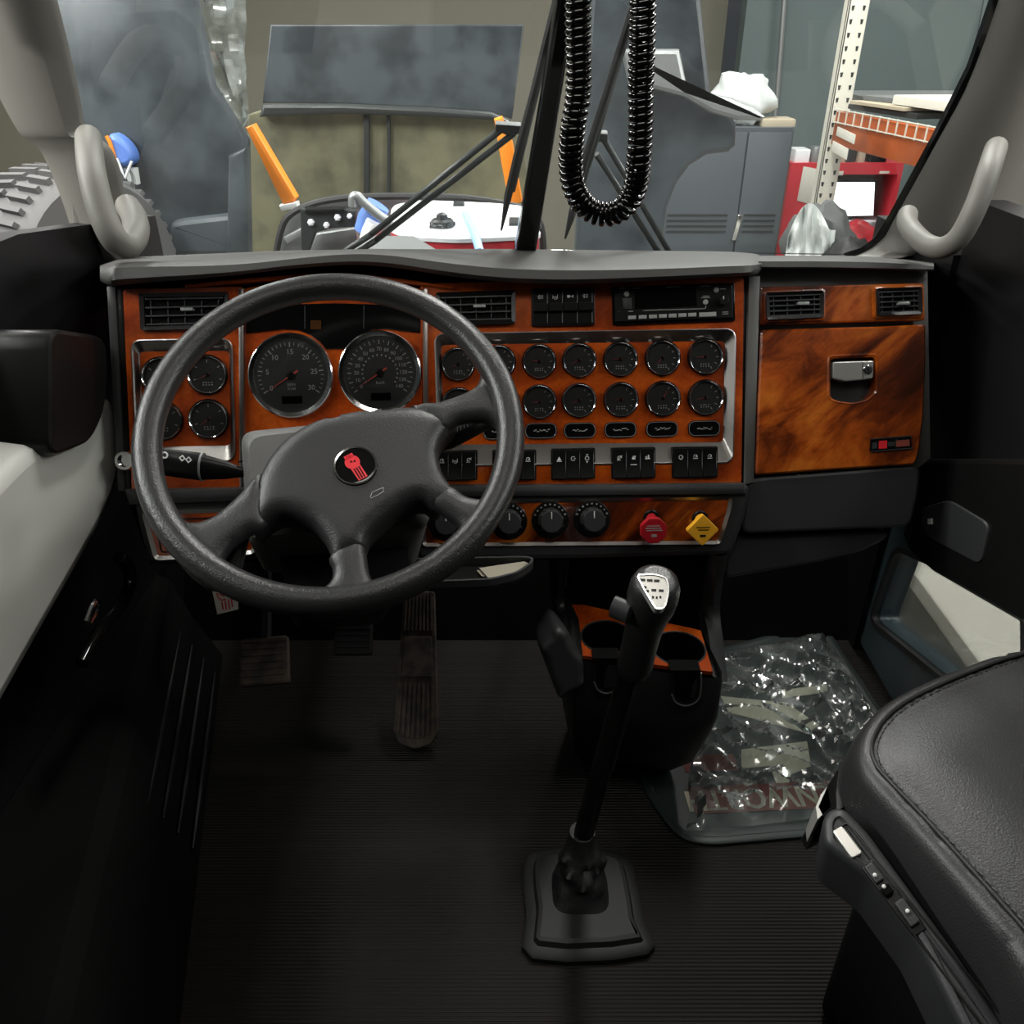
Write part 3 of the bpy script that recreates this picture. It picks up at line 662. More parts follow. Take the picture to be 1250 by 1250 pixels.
    # passenger side vents set in a wood strip
    wp = rnd(D.pts([(928, 350), (1128, 345), (1130, 391), (927, 397)]), .004, 4)
    MB().slab(D, wp, -.02, .0, .003).build('vent_fascia', M['wood2'], dash)
    vent([(933, 358), (1003, 355.5), (1003, 388), (934, 391)], 5, 4, 978, 371, .001)
    vent([(1067, 353), (1122, 351), (1123, 384), (1068, 386.5)], 5, 4, 1101, 371, .001)
    for q in ([(931, 355.5), (1006, 353), (1006, 391), (932, 394)], [(1064, 350.5), (1125, 348.5), (1126, 387), (1065, 389)]):
        o = rnd(D.pts(q), .005, 4); MB().ring(D, o, inset(ccw(o), .0035), -.002, .0045, .0055).build('vent_rim', M['wood2'], dash)
dashboard()

# ---------------------------------------------------------------- glove compartment
def glovebox():
    t = thing('glove_compartment', D.w(*D.px(1025, 575), -.02), 'glossy streaked-wood glove compartment door with silver latch on passenger side', 'glove box')
    o = D.pts([(928, 403), (1080, 398.5), (1129, 396), (1129, 440), (1126, 510), (1121, 550), (1116, 567), (1020, 573), (921, 580)])
    hole = D.pts([(1012, 438), (1067, 436), (1067, 478), (1056, 488), (1040, 492), (1022, 490), (1012, 486)])
    orr = rnd(o, .006, 3)
    hr = rnd(hole, .006, 4)
    # door skin with its finger recess: bridge via polygon with a slit
    oc, hc = ccw(orr), ccw(hr)
    # match counts by sampling both loops by angle about the recess centre
    cx = sum(p[0] for p in hc) / len(hc); cy = sum(p[1] for p in hc) / len(hc)
    def hit(loop, a):
        d = Vector((math.cos(a), math.sin(a))); best = None
        for i in range(len(loop)):
            p = Vector(loop[i]) - Vector((cx, cy)); q = Vector(loop[(i + 1) % len(loop)]) - Vector((cx, cy)); e = q - p
            den = d.x * e.y - d.y * e.x
            if abs(den) < 1e-12: continue
            tt = (p.x * e.y - p.y * e.x) / den; s_ = (p.x * d.y - p.y * d.x) / den
            if tt > 0 and -1e-6 <= s_ <= 1 + 1e-6 and (best is None or tt > best): best = tt
        return (cx + d.x * best, cy + d.y * best)
    angs = sorted(set([math.atan2(p[1] - cy, p[0] - cx) for p in oc] + [2 * math.pi * k / 72 - math.pi for k in range(72)]))
    O = [hit(oc, a) for a in angs]; H = [hit(hc, a) for a in angs]
    m = MB(); L = []
    L.append([D.w(x, y, -.02) for x, y in O]); L.append([D.w(x, y, .001) for x, y in O]); L.append([D.w(x, y, .004) for x, y in inset(O, .003)])
    L.append([D.w(x, y, .0045) for x, y in [(lerp(a[0], b[0], .5), lerp(a[1], b[1], .5)) for a, b in zip(O, H)]])
    HO = [(cx + (x - cx) * 1.13, cy + (y - cy) * 1.13) for x, y in H]
    L.append([D.w(x, y, .0045) for x, y in HO]); L.append([D.w(x, y, .006) for x, y in [(lerp(a[0], b[0], .35), lerp(a[1], b[1], .35)) for a, b in zip(HO, H)]])
    L.append([D.w(x, y, .0045) for x, y in H]); L.append([D.w(x, y, -.02) for x, y in H])
    m.loft(L); m.build('door_panel', M['wood2'], t, ang=28)
    MB().prism(D, inset(hc, -.003), -.0255, -.018).build('finger_recess', M['vinyl_d'], t)
    lt = rnd(D.pts([(1015, 442), (1065, 440.5), (1064, 462), (1052, 464), (1030, 466), (1015, 462)], .0), .003, 4)
    l = MB().slab(D, lt, -.012, .006, .002).build('latch', M['silver'], t)
    c = D.px(1059, 451, .006); f = D.shift(*c, .006)
    MB().lathe(f, [(.0075, -.001), (.0075, .002), (.006, .003), (.004, .003)], 20).build('lock', M['chrome'], l)
    MB().bar(f, (0, -.003), (0, .003), .0012, .003, .0034).build('keyway', M['black'], l)
    MB().bar(D, D.px(1053, 442, .006), D.px(1053, 463, .006), .0008, .006, .0064).build('seam', M['black'], l)
    bq = D.pts([(1063, 536), (1112, 532), (1113, 547), (1062, 551)], .006)
    bg = MB().slab(D, bq, .003, .0065, .0008).build('badge', M['gloss'], t)
    q = [Vector(p) for p in bq]
    for k, (a, b_) in enumerate(((q[0], q[1]), (q[3], q[2]))): MB().bar(D, a, b_, .0016, .006, .0078).build('chrome_line', M['chrome'], bg)
    for (t0, t1, v0, v1, mm) in ((.2, .40, .2, .85, 'redlogo'), (.62, .95, .28, .8, 'maroon'), (.42, .6, .35, .7, 'metal_d'), (.61, .66, .2, .35, 'chrome'), (.60, .65, .68, .82, 'chrome'), (.04, .16, .3, .8, 'metal_d')):
        P = [lerp(lerp(q[0], q[1], t0), lerp(q[3], q[2], t0), v0), lerp(lerp(q[0], q[1], t1), lerp(q[3], q[2], t1), v0), lerp(lerp(q[0], q[1], t1), lerp(q[3], q[2], t1), v1), lerp(lerp(q[0], q[1], t0), lerp(q[3], q[2], t0), v1)]
        MB().prism(D, [tuple(p) for p in P], .0065, .0069).build('badge_mark', M[mm], bg)
glovebox()

# ---------------------------------------------------------------- radio
def radio():
    t = thing('radio', D.w(*D.px(822, 397), .0), 'black car radio with a row of grey buttons, right of the top switches', 'radio')
    o = rnd(D.pts([(747, 350), (897, 345), (898, 392), (748, 397.5)], .004), .003, 3)
    MB().slab(D, o, -.02, .004, .0015).build('body', M['gloss'], t)
    fp = rnd(D.pts([(750, 353), (894, 348), (895, 388), (751, 393)], .008), .002, 3)
    MB().slab(D, fp, .003, .008, .001).build('faceplate', M['black'], t)
    MB().slab(D, rnd(D.pts([(774, 353), (850, 350.5), (851, 374), (775, 377.5)], .0085), .001, 2), .007, .0085, .0004).build('display', M['screen_off'], t)
    for k, x in enumerate((767, 780, 792.5, 804.5, 816.5, 828.5, 840.5)):
        y = 387.5 - k * .55; MB().slab(D, D.pts([(x, y - 2.2), (x + 9.6, y - 2.6), (x + 9.6, y + 2.0), (x, y + 2.4)], .0105), .007, .0105, .0006).build('button', M['grey_btn'], t)
    MB().slab(D, D.pts([(854, 381.5), (874.5, 380.6), (874.5, 386), (854, 387)], .0105), .007, .0105, .0006).build('button', M['grey_btn'], t)
    c = D.px(881, 367.5, .008); f = D.shift(*c, .008)
    kn = MB().lathe(f, [(.0085, 0), (.0078, .012), (.0068, .0135), (.004, .0135)], 24).build('volume_knob', M['black'], t)
    MB().bar(f, (-.001, .001), (-.001, .006), .0012, .0135, .0139).build('pointer', M['print'], kn)
    for x, y, r in ((764.5, 359, 3.2), (874, 354, 3.2), (861, 369, 3.2)):
        c = D.px(x, y, .008); f = D.shift(*c, .008); MB().lathe(f, [(r * .0013, 0), (r * .0013, .002), (r * .0009, .0026)], 16).build('round_button', M['grey_btn'], t)
    MB().slab(D, D.pts([(760, 364), (771, 363.5), (772, 377), (761, 377.5)], .010), .007, .010, .0008).build('side_button', M['vinyl_d'], t)
    m = MB()
    for x0, y0, x1, y1 in ((755, 352, 763, 351.7), (773, 352, 783, 351.6), (813, 350.4, 831, 350), (855, 349.4, 867, 348.9), (879, 352.8, 886, 352.6), (858, 361.5, 866, 361.3), (856, 363.5, 867, 363), (785, 379, 806, 378.3), (806, 378.3, 840, 377.4), (840, 377.4, 861, 376.6), (861, 376.6, 862, 373.5), (767, 380, 773, 379.8), (882, 381, 889, 380.7), (882, 383.4, 889, 383), (756, 380.5, 756, 380)):
        m.bar(D, D.px(x0, y0, .0088), D.px(x1, y1, .0088), .0010, .008, .0088)
    m.build('face_print', M['dimprint'], t)['kind'] = 'stuff'
radio()

# ================================================================ STEERING
def steering():
    t = thing('steering_wheel', WH.w(0, 0, -.05), 'black leather four-spoke steering wheel with round red emblem on hub', 'steering wheel')
    R, r = .212, .0168
    MB().torus(WH, R, r, 112, 20).build('rim', M['rim'], t, ang=80)
    pad = [(307, 646), (306, 620), (308, 598), (313, 578), (323, 558), (336, 541), (352, 526), (372, 514), (395, 505), (438, 496), (482, 491.5), (510, 491), (528, 494), (545, 502), (557, 511), (547, 521), (539, 533), (535, 547), (537, 562), (542, 575), (552, 588), (561, 597), (545, 607), (530, 617), (516, 608), (503, 609), (490, 615), (476, 625), (464, 635), (453, 646), (447, 655), (444, 665), (424, 675), (405, 686), (402, 672), (395, 656), (387, 645), (378, 635), (361, 627), (343, 624), (328, 629), (317, 638)]
    P = [(p.x, p.y) for p in smooth(WH.pts(pad, .004), 2, True)]
    rnd_ = lambda w, h0, h1: (lambda d: h0 + (h1 - h0) * math.sqrt(max(0, 1 - (1 - min(d / w, 1)) ** 2)))
    hc_ = Vector(WH.px(434, 575, .004))
    MB().dome(WH, P, .0075, rnd_(.022, -.012, .004), [(0, -.03), (.004, -.052)], lambda q: .004 - .35 * (q - hc_).length ** 2).build('hub_pad', M['leather'], t, ang=60)
    spokes = [
      [(500, 492), (541, 485), (560, 479), (573, 473), (582, 466), (586, 458), (587, 449), (585, 440), (603, 432), (620, 470), (628, 510), (627, 552), (612, 548), (610, 535), (607, 521), (600, 513), (588, 510), (570, 511), (557, 514), (540, 525), (520, 510)],
      [(556, 592), (566, 600), (576, 604), (590, 605), (599, 599), (605, 588), (608, 575), (625, 570), (618, 610), (602, 645), (578, 678), (556, 674), (561, 660), (563, 650), (560, 640), (546, 629), (531, 619), (520, 610), (540, 590)],
      [(400, 678), (404, 690), (404, 702), (396, 712), (382, 718), (362, 720), (360, 736), (400, 742), (450, 736), (500, 720), (492, 704), (478, 707), (464, 709), (453, 704), (448.5, 690), (446, 670), (440, 655), (415, 660)],
      [(320, 575), (305, 582), (293, 597), (276, 613), (260, 626), (240, 634), (222, 632), (210, 625), (202, 612), (197, 598), (178, 600), (188, 640), (215, 684), (250, 716), (292, 720), (282, 704), (274, 694), (270, 684), (276, 672), (288, 660), (306, 648), (325, 635)]]
    for s in spokes:
        P = [(p.x, p.y) for p in smooth(WH.pts(s, 0), 2, True)]
        MB().dome(WH, P, .0065, rnd_(.018, -.011, .003), [(.001, -.016), (.006, -.022)]).build('spoke', M['leather'], t, ang=60)
    c = WH.px(434, 569, .008); f = WH.shift(*c, .0075); Rl = 26.5 * WH.sc(434, 569)
    e = MB().lathe(f, [(Rl, -.002), (Rl, .001), (Rl * .95, .0024), (Rl * .9, .0016), (Rl * .86, .0018), (Rl * .8, .0018)], 40).build('emblem', M['gloss'], t)
    m = MB().ring(f, circ(0, 0, Rl * .97, 40), circ(0, 0, Rl * .90, 40), .0012, .0028, .0024); m.build('chrome_ring', M['chrome'], e)
    lf = f.shift(0, 0, .0018, R_(27)); k = Rl / 26.5
    m = MB().prism(lf, circ(-1 * k, 6 * k, 9.2 * k, 20), 0, .0004)
    m.prism(lf, [(-7 * k, 0), (5.5 * k, 0), (6 * k, -20 * k), (-6 * k, -20 * k)], 0, .0003)
    for a in (-5, -1, 3): m.prism(lf, [((a - 1.7) * k, 12 * k), ((a + 1.7) * k, 12 * k), ((a + 1.7) * k, 17.5 * k), ((a - 1.7) * k, 17.5 * k)], 0, .0004)
    m.build('emblem_shape', M['redlogo'], e)
    for a in (-3.6, -.4, 2.8): MB().bar(lf, (a * k, -3 * k), (a * k, -19 * k), 1.3 * k, .0003, .0006).build('emblem_line', M['gloss'], e)
    m = MB(); 
    MB().prism(lf, [(-3.5 * k, 7 * k), (-1 * k, 9 * k), (-1 * k, 5 * k)], .0004, .0006).build('emblem_notch', M['gloss'], e); MB().prism(lf, [(0, 6 * k), (3.4 * k, 7.5 * k), (2.4 * k, 4 * k)], .0004, .0006).build('emblem_notch', M['gloss'], e)
    hp = WH.pts([(452, 607), (454, 601), (463, 597), (468, 595), (468, 600), (460, 605), (453, 608)], .008); m = MB()
    for a, b_ in zip(hp, hp[1:]): m.bar(WH, a, b_, .0006, .006, .0082)
    m.build('horn_mark', M['dimprint'], t)

    # column
    t = thing('steering_column', WH.w(0, -.02, -.3), 'grey moulded steering column shroud behind the wheel with a black stalk', 'steering column')
    def sec(L, h): return [WH.w(*p, h) for p in rnd(WH.pts(L, h), .02, 5)]
    m = MB(); m.loft([sec([(303, 534), (500, 512), (510, 640), (310, 655)], -.058), sec([(295, 529), (520, 505), (525, 645), (302, 660)], -.066), sec([(294, 527), (522, 510), (522, 650), (302, 668)], -.14), sec([(300, 545), (520, 530), (510, 690), (320, 700)], -.30)], True, True, True)
    m.build('shroud', M['vinyl_m'], t, ang=40)
    sm = [WH.w(*WH.px(x, y, -.10), -.098) for x, y in ((291, 565), (300, 563), (330, 560))]
    MB().tube(sm, .0012, 6).build('shroud_seam', M['black'], t)
    m = MB(); m.loft([sec([(335, 640), (498, 630), (498, 720), (350, 730)], -.20), sec([(345, 700), (480, 690), (470, 760), (360, 770)], -.42)], True, True, True); m.build('lower_shroud', M['kick'], t, ang=40)
    a, b_ = WH.w(*WH.px(300, 577, -.085), -.085), WH.w(*WH.px(185, 562, -.085), -.085); ax = (b_ - a).normalized()
    L = (b_ - a).length; pth = [a + (b_ - a) * k for k in (0, .08, .2, .42, .455, .46, .5, .75, 1.0)]
    st = MB().tube(pth, .01, 20, True, [.006, .008, .012, .0165, .0175, .0185, .0185, .0185, .0175], .75).build('stalk', M['black'], t, ang=40)
    MB().tube([a + (b_ - a) * k for k in (.448, .46, .468)], .0192, 20, True, None, .76).build('stalk_collar', M['metal_g'], st)
    # print on the stalk twist grip
    sf = Frame(lerp(a, b_, .7) + Vector((0, -.0115, .0155)) , -ax, (Vector((0, .35, .75)) - ax * Vector((0, .35, .75)).dot(ax)))
    m = MB()
    def sq(cx, cy, w):
        q = circ(cx, cy, w, 4); q2 = [(cx + (x - cx) * .55, cy + (y - cy) * .55) for x, y in q]; m.ring(sf, q, q2, 0, .0006)
    sq(.010, 0, .0042); sq(.018, -.001, .0042); 
    m.ring(sf, circ(-.012, .001, .0045, 12), circ(-.012, .001, .0026, 12), 0, .0006)
    for k in range(6): m.bar(sf, (-.026 + .003 * k * .4, -.010 + k * .0040), (-.021 + .003 * k * .4, -.010 + k * .0040), .0022, -.0005, .0008)
    m.build('stalk_print', M['print'], st)
    # right hand lever lying under the spoke
    a, b_ = WH.w(*WH.px(530, 545, -.06), -.06), WH.w(*WH.px(612, 505, -.06), -.06)
    lv = MB().tube([a, lerp(a, b_, .2), lerp(a, b_, .85), b_], .008, 14, True, [.010, .013, .011, .006]).build('brake_lever', M['black'], t)
    lf = Frame(lerp(a, b_, .35) + Vector((0, -.010, .0115)), (b_ - a), Vector((0, .5, .8))); m = MB(); rr = random.Random(5)
    for k in range(12): m.bar(lf, (-.02 + .005 * k, -.002 - .001 * rr.random()), (-.02 + .005 * k, .003 + .001 * rr.random()), .0008, 0, .0004); 
    m.build('lever_print', M['dimprint'], lv)
steering()

# ================================================================ GEAR LEVER
def gear():
    t = thing('gear_lever', at_z(712, 1080, 0), 'tall black gear lever with silver shift-pattern plaque rising from the floor', 'gear lever')
    base = at_z(712, 1088, 0)
    bp = [(638, 1072), (645, 1050), (665, 1041), (700, 1039), (745, 1042), (768, 1055), (778, 1085), (786, 1130), (790, 1170), (650, 1175), (642, 1120)]
    W0 = WORLD
    P = [(p.x, p.y) for p in smooth([tuple(at_z(x, y, 0).xy) for x, y in bp], 3, True)]
    MB().pillow(W0, P, [(0, 0), (0, .010), (.004, .014), (.016, .016), (.020, .024), (.026, .026)]).build('base_plate', M['rubber'], t, ang=40)
    c0 = at_z(708, 1085, .026); c1 = at_z(711, 1015, .11)
    m = MB(); loops = []
    N = 40
    for i, (tt, w) in enumerate(((0, .044), (.03, .043), (.12, .040), (.2, .038), (.28, .037), (.36, .037), (.44, .034), (.5, .034), (.56, .028), (.62, .030), (.68, .026), (.74, .023), (.98, .020), (1.0, .020), (1.0, .016))):
        c = lerp(c0, c1, tt); L = []
        for k in range(N):
            a = 2 * math.pi * k / N; q = max(0, 1 - abs(tt - .45) * 2.2)
            sqr = (abs(math.cos(a)) ** 4 + abs(math.sin(a)) ** 4) ** (-.25) if tt < .35 else 1
            wr = w * (lerp(1, sqr, max(0, 1 - tt * 2.4)) ) * (1 + .13 * q * math.sin(3 * a + tt * 16) + .08 * q * math.sin(5 * a - tt * 26) + .05 * q * math.sin(9 * a + tt * 30))
            L.append(c + Vector((wr * math.cos(a), wr * math.sin(a), 0)))
        loops.append(L)
    m.loft(loops, True, True, True).build('boot', M['leather'], t, ang=70)
    top = at_y(772, 800, .835); s0 = lerp(c1, c1, 0) + Vector((0, 0, -.02))
    MB().tube([s0, lerp(s0, top, .3), lerp(s0, top, .7), top], .0125, 16, True, [.0155, .015, .0135, .0125]).build('shaft', M['black'], t)
    # flat air line running up the shaft
    a, b_ = lerp(s0, top, .45) + Vector((.012, -.008, 0)), lerp(s0, top, .99) + Vector((.011, -.008, 0))
    MB().tube([a, lerp(a, b_, .5), b_], .0035, 8).build('air_line', M['vinyl_d'], t)
    # handle: grip rising into a broad head
    h0 = at_y(775, 812, .835); h1 = at_y(796, 722, .815)
    ax = (h1 - h0).normalized(); side = Vector((1, .0, 0)); side = (side - ax * side.dot(ax)).normalized(); fr_ = ax.cross(side) * 1.0
    loops = []
    for tt, w, d, off in ((-.12, .012, .012, 0), (-.1, .020, .018, 0), (.0, .023, .020, 0), (.25, .0225, .020, 0), (.5, .023, .021, .001), (.7, .0255, .024, .003), (.85, .029, .027, .006), (1.0, .0305, .029, .007), (1.12, .0295, .028, .007), (1.2, .025, .024, .006), (1.25, .015, .014, .005)):
        c = lerp(h0, h1, tt) + fr_ * -off; L = []
        for k in range(32):
            a_ = 2 * math.pi * k / 32; L.append(c + side * (w * math.cos(a_)) + fr_ * (d * math.sin(a_)))
        loops.append(L)
    hd = MB().loft(loops, True, True, True).build('handle', M['rim'], t, ang=80)
    # plaque facing the viewer
    pn = (CAM - at_y(800, 721, .80)).normalized() * .8 + Vector((.1, 0, .5)); pn.normalize()
    u = Vector((1, 0, 0)); u = (u - pn * u.dot(pn)).normalized(); v = pn.cross(u)
    pc = at_y(798, 723, .772)
    PF = Frame(pc, u, v)
    pq = [(777.5, 705), (785, 701.5), (797, 701), (808, 703.5), (814, 707), (816.5, 716), (815.5, 730), (812.5, 740), (808, 744), (801, 744), (796, 738)]
    o = [(p.x, p.y) for p in smooth(PF.pts(pq), 2, True)]
    pl = MB().pillow(PF, o, [(0, -.012), (0, .001), (.0012, .0016), (.0024, .0010)]).build('plaque', M['silver'], hd)
    MB().ring(PF, o, inset(ccw(o), .0014), .0005, .0022).build('plaque_rim', M['chrome'], hd)
    for x, y, w in ((784, 708.5, 3.6), (793, 709, 3.4), (801.5, 709.5, 3.4), (786.5, 717.5, 2.6), (789, 722, 3), (798, 721, 3), (807, 721.5, 3), (797, 729.5, 1.3), (801.5, 730, 1.2), (806, 729.5, 1.2)):
        q = PF.pts([(x - w, y - 1.7), (x + w, y - 1.4), (x + w, y + 1.7), (x - w, y + 1.4)]); MB().prism(PF, q, .0009, .0014).build('plaque_mark', M['black'], pl) if False else MB().prism(PF, q, .0009, .0014).build('plaque_mark', M['black'], hd)
    bc = at_y(767, 748, .80)
    f = Frame(bc, (0, 1, 0), (0, 0, 1))
    bt = MB().pillow(Frame(bc, Vector((.5, .8, 0)), Vector((.1, 0, 1))), circ(0, 0, .011, 18, .014), [(0, -.02), (0, .002), (.003, .005), (.007, .006)]).build('selector_button', M['vinyl_d'], hd)
gear()

# ================================================================ CENTRE CONSOLE WITH CUP HOLDERS
def console():
    t = thing('centre_console', Vector((.16, 1.05, 0)), 'black centre console with two cup holders in a wood-trimmed ledge', 'console')
    zt = .345
    # two curved cheeks and a back panel from the dash down to the ledge
    bk = [at_y(x, y, 1.16) for x, y in ((698, 676), (884, 676), (872, 790), (690, 760))]
    m = MB(); m.loft([[p for p in bk], [p + Vector((0, .03, 0)) for p in bk]], True, True, True); m.build('back_panel', M['matte'], t)
    def cheek(L, dep, m_):
        A = [at_y(x, y, 1.09 + dy) for x, y, dy in L[0]]; B = [at_y(x, y, 1.085 + dy) for x, y, dy in L[1]]
        A, B = smooth(A, 4), smooth(B, 4)
        mm = MB(); mid = [lerp(a, b_, .5) + Vector((0, -.008, 0)) for a, b_ in zip(A, B)]
        mm.grid([[p + Vector((0, dep, 0)) for p in A], A, mid, B, [p + Vector((0, dep, 0)) for p in B]]); mm.build('cheek', M[m_], t, ang=60)
    cheek([[(866, 676, .05), (862, 720, .05), (860, 750, .04), (866, 780, -.01), (870, 825, -.08)], [(889, 676, .05), (881, 720, .05), (879, 750, .04), (884, 790, -.01), (888, 832, -.08)]], .10, 'vinyl_d')
    cheek([[(673, 680, .05), (672, 720, .05), (676, 745, .03), (690, 775, -.04), (697, 800, -.09)], [(697, 680, .05), (688, 720, .05), (690, 745, .03), (699, 775, -.04), (712, 805, -.09)]], .10, 'black')
    # ledge body
    out = [(660, 790), (676, 765), (688, 742), (855, 772), (882, 780), (886, 832), (872, 838), (706, 806)]
    top = [tuple(at_z(x, y, zt).xy) for x, y in ((686, 736), (858, 770), (884, 822), (868, 826), (704, 803), (694, 775))]
    lip = rnd(top, .012, 4)
    fr = Frame((0, 0, 0), (1, 0, 0), (0, 1, 0))
    # main drum of the console under the ledge, narrowing to the floor
    def ring_at(L, z): return [at_z(x, y, z) for x, y in L]
    loops = [[Vector((x, y, zt - .004)) for x, y in ccw(lip)]]
    cx = sum(p[0] for p in lip) / len(lip); cy = sum(p[1] for p in lip) / len(lip)
    for z, s, dy in ((zt - .02, 1.02, 0), (zt - .09, 1.03, .0), (zt - .14, 1.0, .012), (.10, .93, .05), (.03, .8, .09), (0, .72, .11)):
        loops.append([Vector((cx + (x - cx) * s, cy + (y - cy) * s + dy, z)) for x, y in ccw(lip)])
    MB().loft(loops, True, False, True).build('body', M['vinyl_d'], t, ang=50)
    # left shoulder box
    sh = [Vector((x, y, z)) for x, y, z in ()]
    fs = Frame(at_y(685, 800, 1.0), Vector((1, .1, 0)), Vector((0, .35, 1)))
    A = [(p.x, p.y) for p in smooth([(a, b) for a, b in rnd(fs.pts([(657, 788), (677, 763), (690, 768), (712, 805), (714, 836), (684, 853)]), .009, 4)], 1, True)]
    MB().dome(fs, A, .006, lambda d: .012 * math.sqrt(max(0, 1 - (1 - min(d / .010, 1)) ** 2)), [(.0, -.03), (.004, -.10)]).build('shoulder', M['vinyl_d'], t, ang=60)
    # wood ledge with two round cut-outs: a ring sector per holder
    h = .003
    tw = [at_z(x, y, zt).xy for x, y in ((689, 735), (855, 771), (870, 822), (851, 818), (703, 801))]
    q = [Vector(p) for p in (tw[0], tw[1], tw[2], tw[4])]
    c1 = at_z(741, 779, zt).xy; c2 = at_z(828, 793, zt).xy
    def half(corners, c, nm):
        pts = []; rr = .042
        quad = [Vector(p) for p in corners]
        N = 48; O = []; I = []
        for k in range(N):
            a = 2 * math.pi * k / N; d = Vector((math.cos(a), math.sin(a))); best = 9
            for i in range(4):
                p = quad[i] - c; e = quad[(i + 1) % 4] - quad[i]; den = d.x * e.y - d.y * e.x
                if abs(den) < 1e-12: continue
                tt = (p.x * e.y - p.y * e.x) / den; s_ = (p.x * d.y - p.y * d.x) / den
                if tt > 0 and -1e-5 <= s_ <= 1.00001: best = min(best, tt)
            O.append(tuple(c + d * max(best, rr + .001))); I.append(tuple(c + d * rr))
        w = MB().ring(fr, O, I, zt - .004, zt + .003).build('wood_trim', M['wood'], t)
        cup = Frame((c.x, c.y, 0), (1, 0, 0), (0, 1, 0))
        MB().lathe(cup, [(.0425, zt + .002), (.0405, zt - .002), (.040, zt - .05), (.036, zt - .075), (.0, zt - .076)], 40, False, False).build('cup_well', M['gloss'], t)
        MB().torus(Frame((c.x, c.y, zt + .003), (1, 0, 0), (0, 1, 0)), .042, .0014, 40, 8).build('cup_rim', M['metal_d'], t)
        # front arm of the holder, a U-shaped strap hanging over the edge
    mt, mb = lerp(q[0], q[1], .5), lerp(q[3], q[2], .5)
    half((q[0], mt, mb, q[3]), c1, 'a'); half((mt, q[1], q[2], mb), c2, 'b')
    for (x0, x1, yt, yb) in ((724, 757, 806, 846), (819, 856, 821, 861)):
        Yf = at_z((x0 + x1) / 2, yt, zt).y - .010
        P = [at_y(x, y, Yf) for x, y in ((x0, yt), (x0 + 1, yb - 14), (x0 + 6, yb - 4), ((x0 + x1) / 2, yb), (x1 - 6, yb - 5), (x1 - 1, yb - 16), (x1, yt))]
        Q = [lerp(p, sum(P, Vector()) / 7, .22) for p in P]
        m = MB(); m.loft([[p + Vector((0, .03, 0)) for p in P], P, Q, [p + Vector((0, .03, 0)) for p in Q]], False); m.build('holder_arm', M['gloss'], t, ang=40)
        m = MB(); m.loft([[p + Vector((0, .005, 0)) for p in P], [p + Vector((0, .03, 0)) for p in P]], True, True, True); m.build('holder_front', M['matte'], t)
        MB().tube(smooth([p + Vector((0, -.001, 0)) for p in P[1:]], 5), .0013, 6).build('holder_edge_sheen', M['metal_g'], t)  # pale tube painted in as the shine along the strap edge
console()

# ================================================================ PEDALS
def pedals():
    def slanted(name, top, bot, wt_, wb_, lab, cat, z0, z1, ribs, m_, arm=False, grp=None):
        a, b_ = at_z(*bot, z0), at_z(*top, z1)
        v = (b_ - a); L = v.length; u = Vector((1, 0, 0)); u = (u - v.normalized() * u.dot(v.normalized())).normalized()
        f = Frame(a, u, v); t = thing(name, Vector((a.x, a.y, 0)), lab, cat, grp)
        o = [(-wb_ * .5, .03), (-wb_ * .36, .006), (0, -.004), (wb_ * .36, .006), (wb_ * .5, .03), (wt_ / 2, L), (-wt_ / 2, L)] if ribs == 'long' else [(-wb_ / 2, 0), (wb_ / 2, 0), (wt_ / 2, L), (-wt_ / 2, L)]
        MB().slab(f, rnd(o, .006, 3), -.014, .002, .002).build('pad', M[m_], t)
        n = 8 if ribs == 'long' else 7
        for k in range(n):
            s = (k + .5) / n - .5
            if ribs == 'long':
                MB().bar(f, (s * wb_ * .9, .016 + .05 * abs(s) ** 2), (s * lerp(wb_, wt_, .38) * .9, L * .40), .005, .001, .005).build('tread_rib', M[m_], t)
                MB().bar(f, (s * lerp(wb_, wt_, .72) * .9, L * .74), (s * wt_ * .9, L * .99), .004, .001, .005).build('tread_rib', M[m_], t)
            else: MB().bar(f, (-wb_ * .42, L * (k + .5) / n), (wb_ * .42, L * (k + .5) / n), .005, .001, .005).build('tread_rib', M[m_], t)
        if ribs == 'long':
            MB().slab(f, rnd([(-wb_ * .36, L * .44), (wb_ * .36, L * .44), (wt_ * .44, L * .70), (-wt_ * .44, L * .70)], .004, 3), .001, .004, .001).build('tread_patch', M[m_], t)
        if arm:
            e = a + f.v * L * .9; MB().tube([e + f.n * -.01, e + Vector((0, .10, .14)), e + Vector((0, 1.82 - e.y, .30))], .011, 10).build('pedal_arm', M['metal_d'], t)
    slanted('accelerator_pedal', (512, 722), (507, 912), .060, .085, 'long ribbed brown-black accelerator pedal hinged at the floor', 'pedal', .02, .235, 'long', 'pedal')
    slanted('clutch_pedal', (322, 778), (322, 836), .088, .092, 'square worn clutch pedal pad, leftmost in the dark footwell', 'pedal', .15, .21, 'sq', 'pedal', True)
    slanted('brake_pedal', (432, 748), (430, 800), .07, .075, 'brake pedal half hidden under the steering wheel rim', 'pedal', .15, .21, 'sq', 'rubber', True)
pedals()

